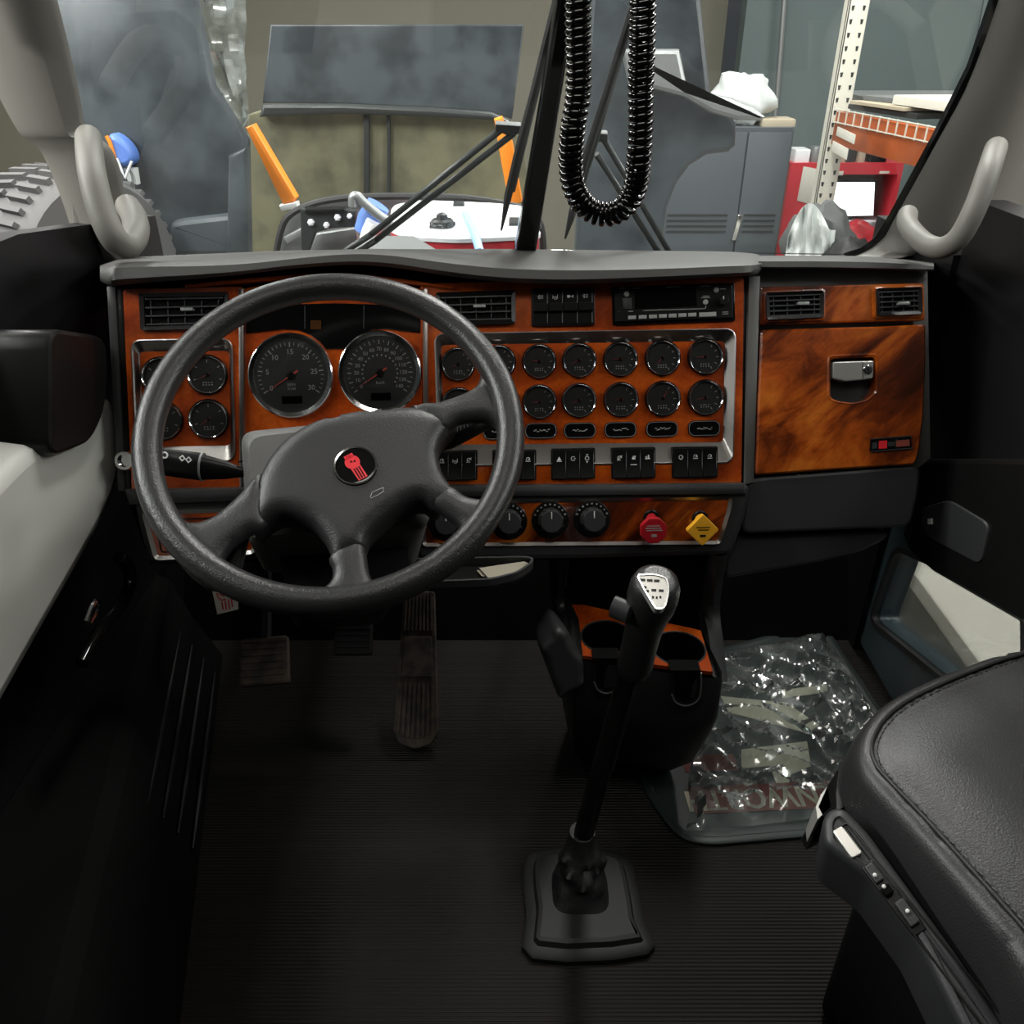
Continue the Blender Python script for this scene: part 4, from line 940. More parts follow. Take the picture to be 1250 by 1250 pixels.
# ================================================================ CARDS AND PAPERS
def papers():
    p = [at_y(x, y, 1.14) for x, y in ((256.5, 717), (291, 731), (291, 744), (265.5, 750))]
    u = (p[1] - p[0]).normalized(); f = Frame(p[0], Vector((1, .05, 0)), Vector((.0, .1, 1)))
    t = thing('warning_card', p[3], 'small white card printed in red hanging below the dash beside the wheel', 'card')
    MB().prism(f, [f.px(x, y) for x, y in ((252, 690), (290, 690), (291, 744), (265.5, 750))], -.001, 0).build('card', M['paper'], t)
    m = MB()
    for x, y0, y1 in ((271, 735, 744), (275, 733, 744.5), (279, 731.5, 744), (282.5, 731, 741)): m.bar(f, f.px(x, y0), f.px(x + 1.5, y1), .0022, 0, .0004)
    for a, b_ in (((264.5, 724), (267, 730)), ((267, 730), (271, 733)), ((271, 733), (276, 731)), ((268, 725), (274, 728))): m.bar(f, f.px(*a), f.px(*b_), .002, 0, .0004)
    m.build('red_print', M['redlogo'], t)
    # document tray under the dash with papers
    t = thing('document_tray', at_y(575, 705, 1.06), 'thin black tray under the dash edge below the wheel rim', 'tray')
    zt = at_y(575, 688, 1.06).z
    o = [tuple(at_z(x, y, zt).xy) for x, y in ((500, 684), (640, 681), (652, 683), (650, 690), (632, 702), (600, 710), (500, 714))]
    o = rnd(o, .01, 4)
    MB().prism(WORLD, o, zt - .012, zt - .008).build('tray_floor', M['black'], t)
    MB().ring(WORLD, o, inset(ccw(o), .004), zt - .012, zt + .004).build('tray_lip', M['vinyl_d'], t)
    for k, (L, lab) in enumerate((([(585, 694), (640, 686), (646, 689), (628, 701), (596, 706)], 'cream folded paper sheet lying topmost in the tray under the dash'), ([(582, 697), (632, 687), (640, 693), (607, 711), (603, 706), (588, 704)], 'cream paper sheet poking out below the other in the dash tray'))):
        z = zt - .006 + .003 * (1 - k); q = [tuple(at_z(x, y, z).xy) for x, y in L]
        tag(MB().prism(WORLD, q, z, z + .0012).build('paper_sheet', M['paper2']), lab, 'paper')
papers()

# ================================================================ FLOOR MAT AND ITS WRAPPER
def floormat():
    mq = [(775, 937), (792, 975), (818, 1012), (838, 1028), (870, 1032), (940, 1026), (1030, 1018), (1130, 1010), (1100, 900), (1072, 862), (1010, 768), (960, 770), (850, 800)]
    o = rnd([tuple(at_z(x, y, .004).xy) for x, y in mq], .02, 4)
    t = thing('floor_mat', at_z(930, 920, 0), 'dark rubber floor mat with lettering in the passenger footwell', 'floor mat')
    MB().pillow(WORLD, o, [(0, .0005), (0, .006), (.003, .008), (.012, .008), (.016, .005)]).build('mat_body', M['mat_g'], t)
    # raised dashes along the border
    oc = inset(ccw(o), .007); n = len(oc)
    # lettering, facing the windscreen
    a, b_ = at_z(1004, 968, .006), at_z(850, 975, .006)
    mid = at_z(935, 973, .006); u = (b_ - a).normalized()
    f = Frame(mid, u, Vector((0, 0, 1)).cross(u))
    st = MB().box(f, -.145, .135, -.030, .030, 0, .0008).build('letter_band', M['maroon'], t)
    m = MB()
    for du in (-.0013, 0, .0013): m.text(f, 'KENWORTH', du - .005, 0, .066, .0012 + abs(du) * .1, 0, .80)
    m.build('lettering', M['beige'], t, fix=False)['kind'] = 'stuff'
    f2 = f.shift(.08, -.085, 0)
    MB().box(f2, -.05, .05, -.02, .02, 0, .0008).build('letter_band', M['maroon'], t)
    m = MB()
    for L in ([(905, 915), (985, 905), (990, 935), (965, 945), (962, 962), (950, 962), (940, 935), (905, 938)], [(880, 850), (960, 858), (1000, 885), (985, 895), (930, 880), (890, 870)], [(955, 842), (1010, 836), (1010, 845), (955, 852)]):
        m = MB().prism(WORLD, [tuple(at_z(x, y, .006).xy) for x, y in L], .005, .0065); m.build('emblem_sheen_patch', M['beige'], t)  # beige shapes: the emblem, plus wrapper reflections painted in as patches
    # clear wrapper: creased sheet
    wq = [(800, 945), (818, 985), (850, 1010), (940, 1002), (1060, 990), (1130, 985), (1090, 890), (1060, 850), (1003, 772), (940, 785), (870, 806), (830, 880)]
    A = [at_z(x, y, .01) for x, y in ((800, 940), (845, 1012), (1135, 985), (1003, 772), (850, 808))]
    bl, br_, tr, tl = at_z(838, 1014, .01), at_z(1140, 985, .01), at_z(1005, 772, .01), at_z(850, 806, .01)
    N, K = 84, 84; rows = []
    for j in range(K + 1):
        row = []
        for i in range(N + 1):
            s, tt = i / N, j / K
            p = lerp(lerp(bl, br_, s), lerp(tl, tr, s), tt)
            q = Vector((p.x * 5 + p.y * 2, p.y * 6, 3.1)); w_ = noise.noise(Vector((p.x * 4, p.y * 4, 1))) * .6
            q2 = Vector(((p.x + p.y * .5) * 16 + w_ * 3, (p.y - p.x * .6) * 7 + w_ * 2, 9)); q3 = Vector(((p.x - p.y * .8) * 8 + w_ * 2, (p.y + p.x * .4) * 19, 4))
            e = min(s, 1 - s, tt, 1 - tt)
            z = .010 + min(1, e * 10) * (.020 * (1 - abs(noise.noise(q)) * 1.6) ** 2 + .020 * max(0, 1 - abs(noise.noise(q2)) * 3.2) + .018 * max(0, 1 - abs(noise.noise(q3)) * 3.6))
            row.append(Vector((p.x + .006 * noise.noise(q2), p.y + .006 * noise.noise(q2 + Vector((5, 2, 1))), max(z, .0095))))
        rows.append(row)
    o = MB().grid(rows).build('plastic_wrapper', M['wrap'], ang=14)
    tag(o, 'crinkled clear plastic sheet spread over the passenger floor mat', 'plastic sheet')
floormat()

# ================================================================ PASSENGER SEAT
def seat():
    zt = .50
    t = thing('passenger_chair', at_z(1180, 1050, 0), 'black leather passenger seat with stitched cushion and side control pod', 'seat')
    edge = [(1330, 770), (1230, 790), (1175, 808), (1130, 826), (1095, 843), (1068, 862), (1050, 885), (1043, 910), (1050, 935), (1068, 958), (1100, 992), (1150, 1048), (1230, 1140), (1330, 1260), (1420, 1180), (1420, 900)]
    P = [tuple(at_z(x, y, zt).xy) for x, y in edge]
    P = ccw([(p.x, p.y) for p in smooth(P, 4, True)])
    def prof(d):
        if d < .018: return zt - .018 + .018 * math.sqrt(max(0, 1 - (1 - d / .018) ** 2))
        if d < .030: return zt - .0022 * math.sin(math.pi * (d - .018) / .012)
        return zt + .012 * (1 - (1 - min((d - .030) / .08, 1)) ** 2)
    MB().dome(WORLD, P, .010, prof, [(-.005, zt - .04), (-.008, zt - .07), (-.006, zt - .12), (.006, zt - .15), (.02, zt - .16)]).build('cushion', M['leather'], t, ang=70)
    seam = inset(P, .018)
    st = [Vector((x, y, zt + .0006)) for x, y in seam]
    MB().tube(st + [st[0]], .0022, 6, False).build('piping', M['leather'], t)
    s2 = inset(P, .024); mm = MB()
    for a, b_ in zip(s2, s2[1:]):
        a = Vector((*a, zt - .0004)); b_ = Vector((*b_, zt - .0004)); L = (b_ - a).length; n = max(1, int(L / .007))
        for i in range(n): mm.tube([lerp(a, b_, (i + .2) / n), lerp(a, b_, (i + .75) / n)], .0008, 4)
    o = mm.build('stitching', M['vinyl'], t); o['kind'] = 'stuff'
    # base under the cushion
    MB().pillow(WORLD, inset(P, .05), [(0, 0.02), (0, zt - .15)]).build('seat_base', M['matte'], t)
    # control pod: slanted plate along the seat side
    f0 = at_z(1012, 1000, .40); 
    pn = Vector((-.25, -.35, .9)).normalized(); d = (at_z(1137, 1165, .36) - at_z(1010, 985, .40)); d = (d - pn * d.dot(pn)).normalized()
    PFm = Frame(at_z(1025, 1010, .47), d, pn.cross(d))
    op = [(1003, 1000), (1012, 986), (1030, 984), (1060, 1015), (1170, 1165), (1240, 1270), (1190, 1290), (1120, 1150), (1060, 1070), (1005, 1030)]
    O = rnd(PFm.pts(op), .008, 4)
    pod = MB().pillow(PFm, O, [(-.004, -.13), (0, -.012), (.001, -.004), (.005, .0), (.010, .001), (.012, -.001)]).build('control_pod', M['vinyl_d'], t, ang=40)
    iw = rnd(PFm.pts([(1018, 1012), (1034, 1003), (1240, 1260), (1215, 1275)], .001), .004, 3)
    MB().ring(PFm, iw, inset(ccw(iw), .0015), -.001, .002).build('pod_groove', M['black'], pod)
    MB().slab(PFm, rnd(PFm.pts([(1016, 1014), (1028, 1008), (1053, 1041), (1040, 1048)], .004), .003, 3), -.002, .004, .001).build('silver_switch', M['silver'], pod)
    MB().slab(PFm, rnd(PFm.pts([(1051, 1058), (1064, 1049), (1131, 1134), (1116, 1144)], .001), .003, 3), -.002, .0015, .001).build('switch_well', M['black'], pod)
    for L in ([(1055, 1058), (1064, 1052), (1080, 1072), (1070, 1079)], [(1092, 1102), (1102, 1095), (1124, 1124), (1113, 1132)]):
        b_ = MB().slab(PFm, rnd(PFm.pts(L, .006), .002, 3), .0, .006, .0015).build('pod_button', M['vinyl_d'], pod)
    MB().slab(PFm, rnd(PFm.pts([(1074, 1084), (1084, 1077), (1092, 1088), (1082, 1095)], .008), .002, 3), .0, .008, .0015).build('pod_button', M['gloss'], pod)
    for x, y in ((1068, 1068), (1079, 1082), (1108, 1112)):
        c = PFm.px(x, y, .008); MB().lathe(PFm.shift(*c, .006), [(.002, 0), (.002, .0022), (.001, .003)], 10).build('button_mark', M['print'], pod)
    # grey bracket between cushion and pod
    L = [at_z(x, y, .44) for x, y in ((1010, 960), (1022, 940), (1032, 960), (1030, 985), (1006, 998), (999, 985))]
    m = MB(); m.loft([L, [p + Vector((0, .02, -.08)) for p in L]], True, True, True); m.build('bracket', M['gloss'], t)
    L = [at_z(x, y, .44) for x, y in ((1002, 970), (1010, 960), (1014, 985), (998, 1000), (996, 985))]
    m = MB(); m.loft([L, [p + Vector((0, .01, -.05)) for p in L]], True, True, True); m.build('bracket_cover', M['silver'], t)
seat()

# ================================================================ DOORS' FITTINGS, HANDLES, CORD
def fittings():
    # grab handles on both pillars
    def handle(name, pts_, rad, lab, grp, m_='trim'):
        P = [at_y(x, y, Y) for x, y, Y in pts_]
        o = MB().tube(smooth(P, 6), rad, 16, True, None, 1.0).build(name, M[m_], ang=80); tag(o, lab, 'handle', grp)
    handle('grab_handle', ((108, 168, 1.42), (109, 185, 1.35), (113, 215, 1.30), (124, 258, 1.27), (140, 292, 1.26), (156, 299, 1.29), (166, 284, 1.33), (164, 266, 1.38), (156, 252, 1.44)), .0195, 'thick grey grab handle curving down the left pillar', 'pillar grab handles')
    handle('grab_handle', ((1108, 262, 1.47), (1108, 274, 1.42), (1118, 288, 1.36), (1134, 300, 1.32), (1152, 302, 1.29), (1172, 288, 1.27), (1192, 250, 1.27), (1208, 205, 1.30), (1216, 180, 1.38)), .016, 'thick grey grab handle at the foot of the right pillar', 'pillar grab handles')
    # driver door trim: pale upper pad, black armrest parts
    t = thing('driver_door_trim', Vector((XL + .02, 1.0, .45)), 'pale grey moulded trim pad on the driver door', 'door trim')
    fl = Frame((XL, 0, 0), (0, 1, 0), (0, 0, 1))
    X = -.64
    up_ = [(150, 525), (150, 575), (140, 612), (113, 665), (60, 760), (-40, 940), (-200, 1100), (-200, 800), (20, 560), (113, 490), (137, 478)]
    P = [at_x(x, y, X) for x, y in up_]
    q = [(p.y, p.z) for p in P]
    f = Frame((X, 0, 0), (0, 1, 0), (0, 0, 1))
    q = rnd(q, .05, 5)
    MB().pillow(f, q, [(-.01, -.098), (0, -.015), (.006, -.004), (.02, .0)]).build('trim_pad', M['vinyl_p'], t, ang=60)
    P = [at_x(x, y, X + .02) for x, y in ((113, 408), (128, 412), (134, 440), (130, 500), (112, 540), (60, 560), (60, 400))]
    o = MB().slab(Frame((X + .02, 0, 0), (0, 1, 0), (0, 0, 1)), rnd([(p.y, p.z) for p in P], .03, 5), -.118, .0, .006).build('window_switch_panel', M['black'], t)
    # door pull: chrome edged dark moulding
    pp = smooth([at_x(x, y, -.62) for x, y in ((100, 810), (122, 770), (145, 742), (158, 715), (157, 695), (146, 680))], 5)
    tag(MB().tube(pp, .010, 12).build('door_pull', M['gloss']), 'glossy black curved pull on the lower driver door', 'handle')
    pp = smooth([at_x(x, y, -.62) for x, y in ((105, 760), (112, 742), (117, 735), (116, 748), (108, 762))], 4)
    tag(MB().tube(pp, .006, 10).build('door_latch_lever', M['chrome']), 'small chrome latch lever on the driver door edge', 'lever')
    # raised sill with a ribbed sloping face along the left of the footwell
    t = thing('foot_rest', at_z(245, 1000, 0), 'dark sloping foot rest with lengthwise ribs along the left footwell', 'foot rest')
    b0, b1 = at_z(272, 800, 0), at_z(214, 1300, 0); b1 = b0 + (b1 - b0) * 2; dr = (b1 - b0).normalized(); out = Vector((-1, .1, 0))
    secs = []
    for k in range(9):
        p = lerp(b0, b1, k / 8); secs.append([p, p + Vector((-.045, 0, .10)), p + Vector((-.075, 0, .20)), p + Vector((-.10, 0, .215)), Vector((XL + .002, p.y, .215)), Vector((XL + .002, p.y, 0))])
    MB().loft(secs, True, True, True).build('rest_body', M['matte'], t, ang=30)
    for k in range(4):
        off = Vector((-.012 - .017 * k, -.0, .024 + .036 * k)) + Vector((.006, 0, .002))
        pts = [lerp(b0, b1, q) + off for q in (.05, .15, .25, .31)]; MB().tube(pts, .0055, 8, True, [.002, .0055, .0055, .002]).build('rest_rib', M['kick'], t)
    # passenger door armrest corner at the right edge
    t = thing('door_switch_console', Vector((XR - .05, 1.0, .5)), 'black switch armrest on the passenger door beside the glove compartment', 'armrest')
    X = XR - .045; f = Frame((X, 0, 0), (0, -1, 0), (0, 0, 1))
    P = [at_x(x, y, X) for x, y in ((1124, 560), (1118, 600), (1100, 652), (1108, 672), (1137, 698), (1260, 770), (1260, 560))]
    MB().slab(f, [(-p.y, p.z) for p in P], -.05, .0, .008).build('armrest_body', M['black'], t)
    P = [at_x(x, y, X) for x, y in ((1128, 620), (1126, 640), (1134, 655), (1200, 690), (1210, 640), (1160, 610))]
    MB().slab(f, rnd([(-p.y, p.z) for p in P], .02, 4), -.002, .004, .002).build('switch_plate', M['vinyl_d'], t)
    P = [at_x(x, y, X - .006) for x, y in ((1132, 633), (1137, 633), (1137, 640), (1132, 640))]
    MB().prism(f, [(-p.y, p.z) for p in P], .003, .0055).build('switch_mark', M['print'], t)
    # kick-panel ridges on the passenger side
    for L in (((1027, 684), (1010, 745), (1003, 790)), ((1078, 668), (1062, 720), (1050, 765))):
        pass
    # coiled microphone cord
    cp = [(706, -140, .80), (706, -60, .80), (706, 40, .80), (706, 113, .80), (699, 160, .80), (697, 205, .81), (703, 235, .815), (718, 255, .82), (740, 262, .82), (762, 253, .815), (775, 230, .81), (780, 190, .80), (782, 150, .80), (782, 113, .80), (784, 40, .79), (786, -60, .78), (788, -140, .78)]
    C = smooth([at_y(*p) for p in cp], 24)
    # arc length resample into a helix
    acc = [0]
    for a, b_ in zip(C, C[1:]): acc.append(acc[-1] + (b_ - a).length)
    pitch = .0062; rad = .0088; turns = acc[-1] / pitch; n = int(turns * 12); pts = []; j = 0; upv = Vector((0, 1, 0))
    for i in range(n + 1):
        s = acc[-1] * i / n
        while j < len(acc) - 2 and acc[j + 1] < s: j += 1
        tt = (s - acc[j]) / max(1e-9, acc[j + 1] - acc[j]); c = lerp(C[j], C[j + 1], tt)
        t_ = (C[min(j + 2, len(C) - 1)] - C[max(j - 1, 0)]).normalized(); a_ = (upv - t_ * upv.dot(t_)).normalized(); b2 = t_.cross(a_)
        th = 2 * math.pi * s / pitch; pts.append(c + (a_ * math.cos(th) + b2 * math.sin(th)) * rad)
    o = MB().tube(pts, .0028, 6).build('coiled_cord', M['gloss'], ang=80, fix=False)
    tag(o, 'black coiled microphone cord hanging in a loop before the windscreen', 'cord')
fittings()

# ================================================================ OUTSIDE: ENGINE BAY AND WORKSHOP
GZ = -1.35
def FY(Y, tilt=0): return Frame((0, Y, 0), (1, 0, 0), (0, math.sin(tilt), math.cos(tilt)))
def plate(L, Y, th, b=.006, tilt=0, r=0):
    f = FY(Y, tilt); p = f.pts(L)
    if r: p = rnd(p, r, 4)
    return MB().slab(f, p, -th, 0, b)
def workshop():
    struct(MB().bbox(-9, 9, -3, 11, GZ - .1, GZ).build('floor_workshop', M['concrete']))
    struct(MB().bbox(-9, 2.2, 10.0, 10.2, GZ, 4).build('wall_back', M['walltan']))
    struct(MB().bbox(2.2, 9, 9.2, 9.4, GZ, 4).build('wall_back_right', M['wallteal']))
    struct(MB().bbox(-9.2, -9, -3, 10, GZ, 4).build('wall_workshop_left', M['walltan']))
    struct(MB().bbox(9, 9.2, -3, 10, GZ, 4).build('wall_workshop_right', M['concrete']))
    p = at_y(947, 113, 9.1)
    tag(MB().tube([at_y(945, 152, 9.1), at_y(949, 113, 9.1), at_y(956, 20, 9.1), at_y(962, -60, 9.1)], .025, 10).build('wall_conduit', M['metal_g']), 'thin pale conduit running up the dark teal wall', 'pipe')

    # ---- tilted bonnet seen from behind
    t = thing('tilted_bonnet', Vector((0, 3.0, GZ)), 'truck bonnet tipped forward showing olive inner liner and dark fenders', 'truck bonnet')
    plate([(300, 330), (302, 140), (330, 131), (420, 131), (530, 136), (600, 143), (628, 155), (640, 175), (655, 330)], 3.4, .03).build('liner', M['olive'], t)
    plate([(316, 143), (320, 128), (420, 128), (530, 133), (600, 138), (622, 148), (618, 154), (600, 147), (530, 143), (420, 139)], 3.34, .05, .01).build('liner_lip', M['metal_d'], t)
    for x, w in ((447, 3.5), (474, 2.0)): plate([(x - w, 330), (x - w, 140), (x + w, 140), (x + w, 330)], 3.375, .03, .004).build('liner_rib', M['metal_d'], t)
    plate([(320, 126), (330, 30), (640, 30), (625, 146), (600, 137), (530, 132), (420, 127)], 3.9, .03).build('upper_shell', M['fender'], t)
    # left fender with a raised pressing
    plate([(60, 340), (60, -60), (225, -60), (258, 105), (300, 172), (304, 340)], 2.7, .05, .02).build('left_fender', M['fender'], t)
    plate([(205, 312), (206, 275), (212, 270), (280, 262), (300, 264), (302, 312)], 2.66, .05, .015, 0, .03).build('fender_pressing', M['cabgrey'], t)
    plate([(276, 318), (278, 190), (300, 180), (304, 318)], 2.64, .04, .01).build('fender_return', M['fender'], t)
    plate([(700, 340), (712, 110), (725, -60), (850, -60), (868, 112), (900, 148), (899, 178), (890, 186), (864, 189), (842, 203), (827, 224), (816, 252), (803, 340)], 2.7, .05, .015).build('right_fender', M['fender'], t)
    lipp = [(770, 108), (800, 110), (835, 119), (868, 138), (900, 147), (930, 148), (935, 143), (920, 131), (895, 120), (866, 113), (840, 108), (830, 60), (760, 60)]
    plate(lipp, 2.62, .04, .012).build('fender_lip', M['metal_g'], t)
    # plastic film hanging by the left strut
    f = FY(2.85); rows = []
    for j in range(22):
        y = -40 + j * 10.2; xl = 190 + max(0, y) * .59; xr = 300 + max(0, y - 100) * .12 if y < 150 else 298
        xl = min(xl, xr - 3); rows.append([f.w(*f.px(lerp(xl, xr, k / 8), y), .03 * noise.noise(Vector((k * .9, j * .35, 2)))) for k in range(9)])
    tag(MB().grid(rows).build('plastic_film', M['poly'], ang=25), 'clear plastic film hanging beside the left orange strut', 'plastic film')
    # struts
    for L, lab in (([(299, 156), (308, 152), (361, 242), (358, 247), (345, 251)], 'orange padded strut slanting down to the black bracket'), ([(603, 146), (613, 143), (626, 175), (638, 247), (622, 252), (612, 200)], 'orange padded strut beside the wiper pivot')):
        t2 = thing('bonnet_strut', at_y(*L[-1], 3.0), lab, 'strut', 'orange bonnet struts')
        plate(L, 3.0, .05, .012).build('sleeve', M['orange'], t2)
        x, y = L[-2][0] - 6, L[-2][1] + 3
        plate([(x - 12, y + 1), (x + 10, y - 3), (x + 11, y + 4), (x - 9, y + 8)], 2.99, .04, .006).build('end_fitting', M['white'], t2)

    # ---- engine bay
    t = thing('radiator_shroud', at_y(480, 300, 2.3), 'grey radiator shroud with dark curved rubber edge across the engine bay', 'radiator shroud')
    arc = smooth([at_y(x, y, 2.35) for x, y in ((336, 318), (342, 285), (352, 264), (378, 250), (410, 243), (450, 240), (540, 240), (600, 246), (640, 256), (660, 275), (664, 318))], 4)
    MB().tube(arc, .009, 8).build('rubber_edge', M['rubber'], t)
    m = MB(); f = FY(2.37); m.prism(f, f.pts([(338, 318), (344, 285), (354, 266), (379, 252), (410, 245), (450, 242), (540, 242), (600, 248), (640, 258), (659, 276), (662, 318)]), -.03, 0); m.build('shroud_panel', M['metal_g'], t)
    plate([(346, 290), (372, 276), (374, 285), (350, 298)], 2.33, .02, .004).build('shroud_rib', M['metal_g'], t)
    t = thing('bracket_plate', at_y(400, 302, 2.15), 'black bracket plate with bright bolts below the left strut', 'bracket')
    plate([(366, 254), (372, 256), (420, 256), (434, 258), (434, 277), (405, 279), (385, 284), (378, 306), (368, 306)], 2.15, .02, .003).build('plate', M['metal_d'], t)
    plate([(372, 255), (420, 255), (420, 259), (372, 261)], 2.14, .03, .003).build('flange', M['black'], t)
    f = FY(2.15)
    for x, y, r in ((380, 271, 4.2), (399, 274.5, 3.8), (412.5, 265, 4.2), (427, 263.5, 3.2)):
        s = f.sc(x, y); c = f.px(x, y); MB().lathe(f.shift(*c, 0), [(r * s, -.001), (r * s, .008), (r * s * .6, .012)], 6).build('bolt', M['white'], t)
    plate([(378, 306), (386, 286), (434, 279), (440, 306)], 2.2, .02, .004).build('back_tray', M['metal_g'], t)
    # coolant hose
    t = thing('coolant_hose', at_y(470, 300, 2.05), 'grey hose with a blue coupling in the engine bay', 'hose')
    MB().tube(smooth([at_y(x, y, 2.05) for x, y in ((431, 252), (431, 241), (437, 240), (445, 248), (470, 268), (500, 284), (530, 300), (545, 310))], 5), .011, 12).build('hose', M['metal_g'], t)
    MB().tube([at_y(x, y, 2.1) for x, y in ((462, 250), (452, 268), (446, 284))], .030, 18, True, [.028, .031, .028]).build('blue_coupling', M['blue'], t)
    MB().tube([at_y(x, y, 2.06) for x, y in ((458, 272), (452, 284), (447, 296))], .022, 18, True, [.022, .021, .018]).build('clamp_end', M['white'], t)
    # white header tank
    t = thing('header_tank', at_y(570, 305, 2.15), 'white plastic header tank with black filler cap and red band', 'tank')
    a, b_ = 2.28, 2.02
    topz = at_y(570, 262, 2.15).z
    m = MB(); o = [tuple(at_z(x, y, topz).xy) for x, y in ((478, 250), (510, 243.5), (600, 247), (642, 251), (662, 284), (560, 289), (500, 286), (474, 275))]
    m.pillow(WORLD, rnd(o, .03, 4), [(0, topz - .014), (0, topz - .006), (.006, topz)]).build('tank_body', M['white'], t)
    m = MB(); m.pillow(WORLD, rnd(o, .03, 4), [(.006, topz - .14), (.003, topz - .014)]).build('red_band', M['toolred'], t)
    c = at_z(540, 277, topz); f = Frame(c, (1, 0, 0), (0, 1, 0))
    cp = MB().lathe(f, [(.026, 0), (.026, .014), (.022, .018), (.014, .018), (.012, .028), (.007, .031)], 20).build('filler_cap', M['metal_d'], t)
    for k in range(5):
        a_ = 2 * math.pi * k / 5 + .3; MB().bar(f, (.018 * math.cos(a_), .018 * math.sin(a_)), (.030 * math.cos(a_), .030 * math.sin(a_)), .008, .002, .010).build('cap_lug', M['metal_d'], t)
    MB().tube([at_z(525, 277, topz + .01), at_z(540, 277, topz + .012)], .004, 8).build('cap_lever', M['metal_d'], t)
    for L in (((628, 272), 7, 4), ((655, 276), 6, 4), ((560, 250), 7, 2)):
        (x, y), w, h = L; q = [tuple(at_z(px, py, topz).xy) for px, py in ((x - w, y - h), (x + w, y - h), (x + w, y + h), (x - w, y + h))]; MB().pillow(WORLD, q, [(0, topz), (.002, topz + .006)]).build('tank_clip', M['metal_d'], t)
    tag(MB().tube(smooth([at_z(568, 262, topz + .015), at_z(574, 275, topz + .016), at_z(581, 291, topz + .012), at_z(586, 308, topz - .0)], 4), .009, 10).build('blue_tube', M['lblue']), 'light blue tube lying over the white header tank', 'tube')
    # cowl grille in front of the glass
    m = MB(); q = [at_y(x, y, Y) for x, y, Y in ((405, 312, 1.72), (452, 288, 1.85), (505, 288, 1.85), (545, 312, 1.72))]
    m.loft([q, [p - Vector((0, 0, .02)) for p in q]], True, True, True); tag(m.build('cowl_grille', M['metal_g']), 'grey cowl grille under the left wiper arms', 'grille')

    # ---- wipers (outside the glass)
    def wiper(name, arms, blade, pivot, lab):
        t = thing(name, at_y(*arms[0][0], 1.74), lab, 'wiper', 'windscreen wipers')
        W = WS
        def pt(x, y, h): return W.w(*W.px(x, y, h), h)
        for (a, b_) in arms:
            P = [pt(a[0], a[1], -.05), pt(b_[0], b_[1], -.045)]; MB().tube(P, .0058, 8).build('arm', M['metal_d'], t)
        if pivot:
            pv = [pt(x, y, -.045) for x, y in pivot]; f = Frame(pv[0], W.u, W.v)
            MB().slab(W, W.pts(pivot, -.04), -.052, -.040, .002).build('bracket', M['metal_d'], t)
        P = [pt(x, y, -.026) for x, y in blade]; MB().tube(P, .0075, 8, True, [.002] + [.0075] * (len(P) - 2) + [.003]).build('blade', M['rubber'], t)
        Q = [pt(lerp(blade[0][0], blade[-1][0], k) + 2, lerp(blade[0][1], blade[-1][1], k), -.040) for k in (.15, .5, .85)]
        MB().tube(Q, .005, 8).build('blade_spine', M['metal_d'], t)
    wiper('wiper', (((452, 287), (612, 158)), ((458, 294), (628, 162)), ((400, 320), (452, 287)), ((420, 318), (458, 294))), ((612, 281), (620, 240), (634, 180), (652, 113), (680, 0), (690, -40)), [(605, 152), (636, 154), (636, 163), (624, 167), (605, 161)], 'wiper with two parallel arms slanting across the left windscreen')
    wiper('wiper', (((818, 310), (736, 168)), ((806, 312), (728, 188))), ((690, 291), (698, 262), (716, 190), (741, 113), (770, 20), (785, -30)), [(722, 162), (742, 164), (742, 174), (724, 174)], 'wiper behind the coiled cord on the right windscreen')
    f = FY(2.2)

    # ---- tyre standing by the left pillar
    t = thing('truck_tyre', at_y(170, 320, 2.2), 'truck tyre with chunky tread seen past the left pillar', 'tyre')
    cc = at_y(95, 330, 2.4); TF = Frame(cc, (0, 1, 0), (0, 0, 1))
    TF = Frame(cc, Vector((.45, .9, 0)), Vector((0, 0, 1)))
    Rt = (at_y(196, 300, 2.4) - cc).length
    Rt = .26
    MB().lathe(TF, [(.12, -.12), (Rt * .93, -.13), (Rt, -.10), (Rt, .10), (Rt * .93, .13), (.12, .12)], 48).build('carcass', M['tire'], t)
    for k in range(44):
        a = 2 * math.pi * k / 44; p = TF.w(math.cos(a) * (Rt + .004), math.sin(a) * (Rt + .004), 0)
        lf = Frame(p, TF.n, (-math.sin(a)) * TF.u + math.cos(a) * TF.v)
        for s in (-1, 1):
            MB().prism(lf, [(s * .012, -.006 + s * .004), (s * .095, .004), (s * .095, .018), (s * .012, .008 + s * .004)], -.012, .012).build('tread_lug', M['tire'], t)
    t = thing('blue_bundle', at_y(148, 205, 2.9), 'blue rounded bundle with orange edge seen past the left handle', 'bundle')
    f = FY(2.66)
    MB().pillow(f, [(p.x, p.y) for p in smooth(f.pts([(132, 168), (140, 163), (152, 170), (162, 182), (166, 195), (158, 203), (146, 202), (138, 190)]), 2, True)], [(0, -.03), (0, 0), (.006, .012), (.015, .016)]).build('blue_cover', M['blue'], t, ang=60)
    MB().tube([f.w(*f.px(x, y), .018) for x, y in ((133, 165), (137, 172), (141, 185), (146, 203))], .006, 8).build('orange_edge', M['orange'], t)
    MB().tube([f.w(*f.px(x, y), .02) for x, y in ((146, 192), (152, 207), (156, 216), (164, 196))], .004, 8).build('white_cord', M['white'], t)
    MB().tube([f.w(*f.px(x, y), .01) for x, y in ((158, 202), (163, 214), (166, 240))], .004, 8).build('stand_leg', M['metal_g'], t)
    MB().slab(f, f.pts([(150, 205), (164, 206), (167, 226), (156, 224)]), -.03, .0, .006).build('lower_pack', M['cloth'], t)

    # ---- tall grey cabinet
    Y = 6.6; f = FY(Y)
    def wx(px, py, Y_): return at_y(px, py, Y_)
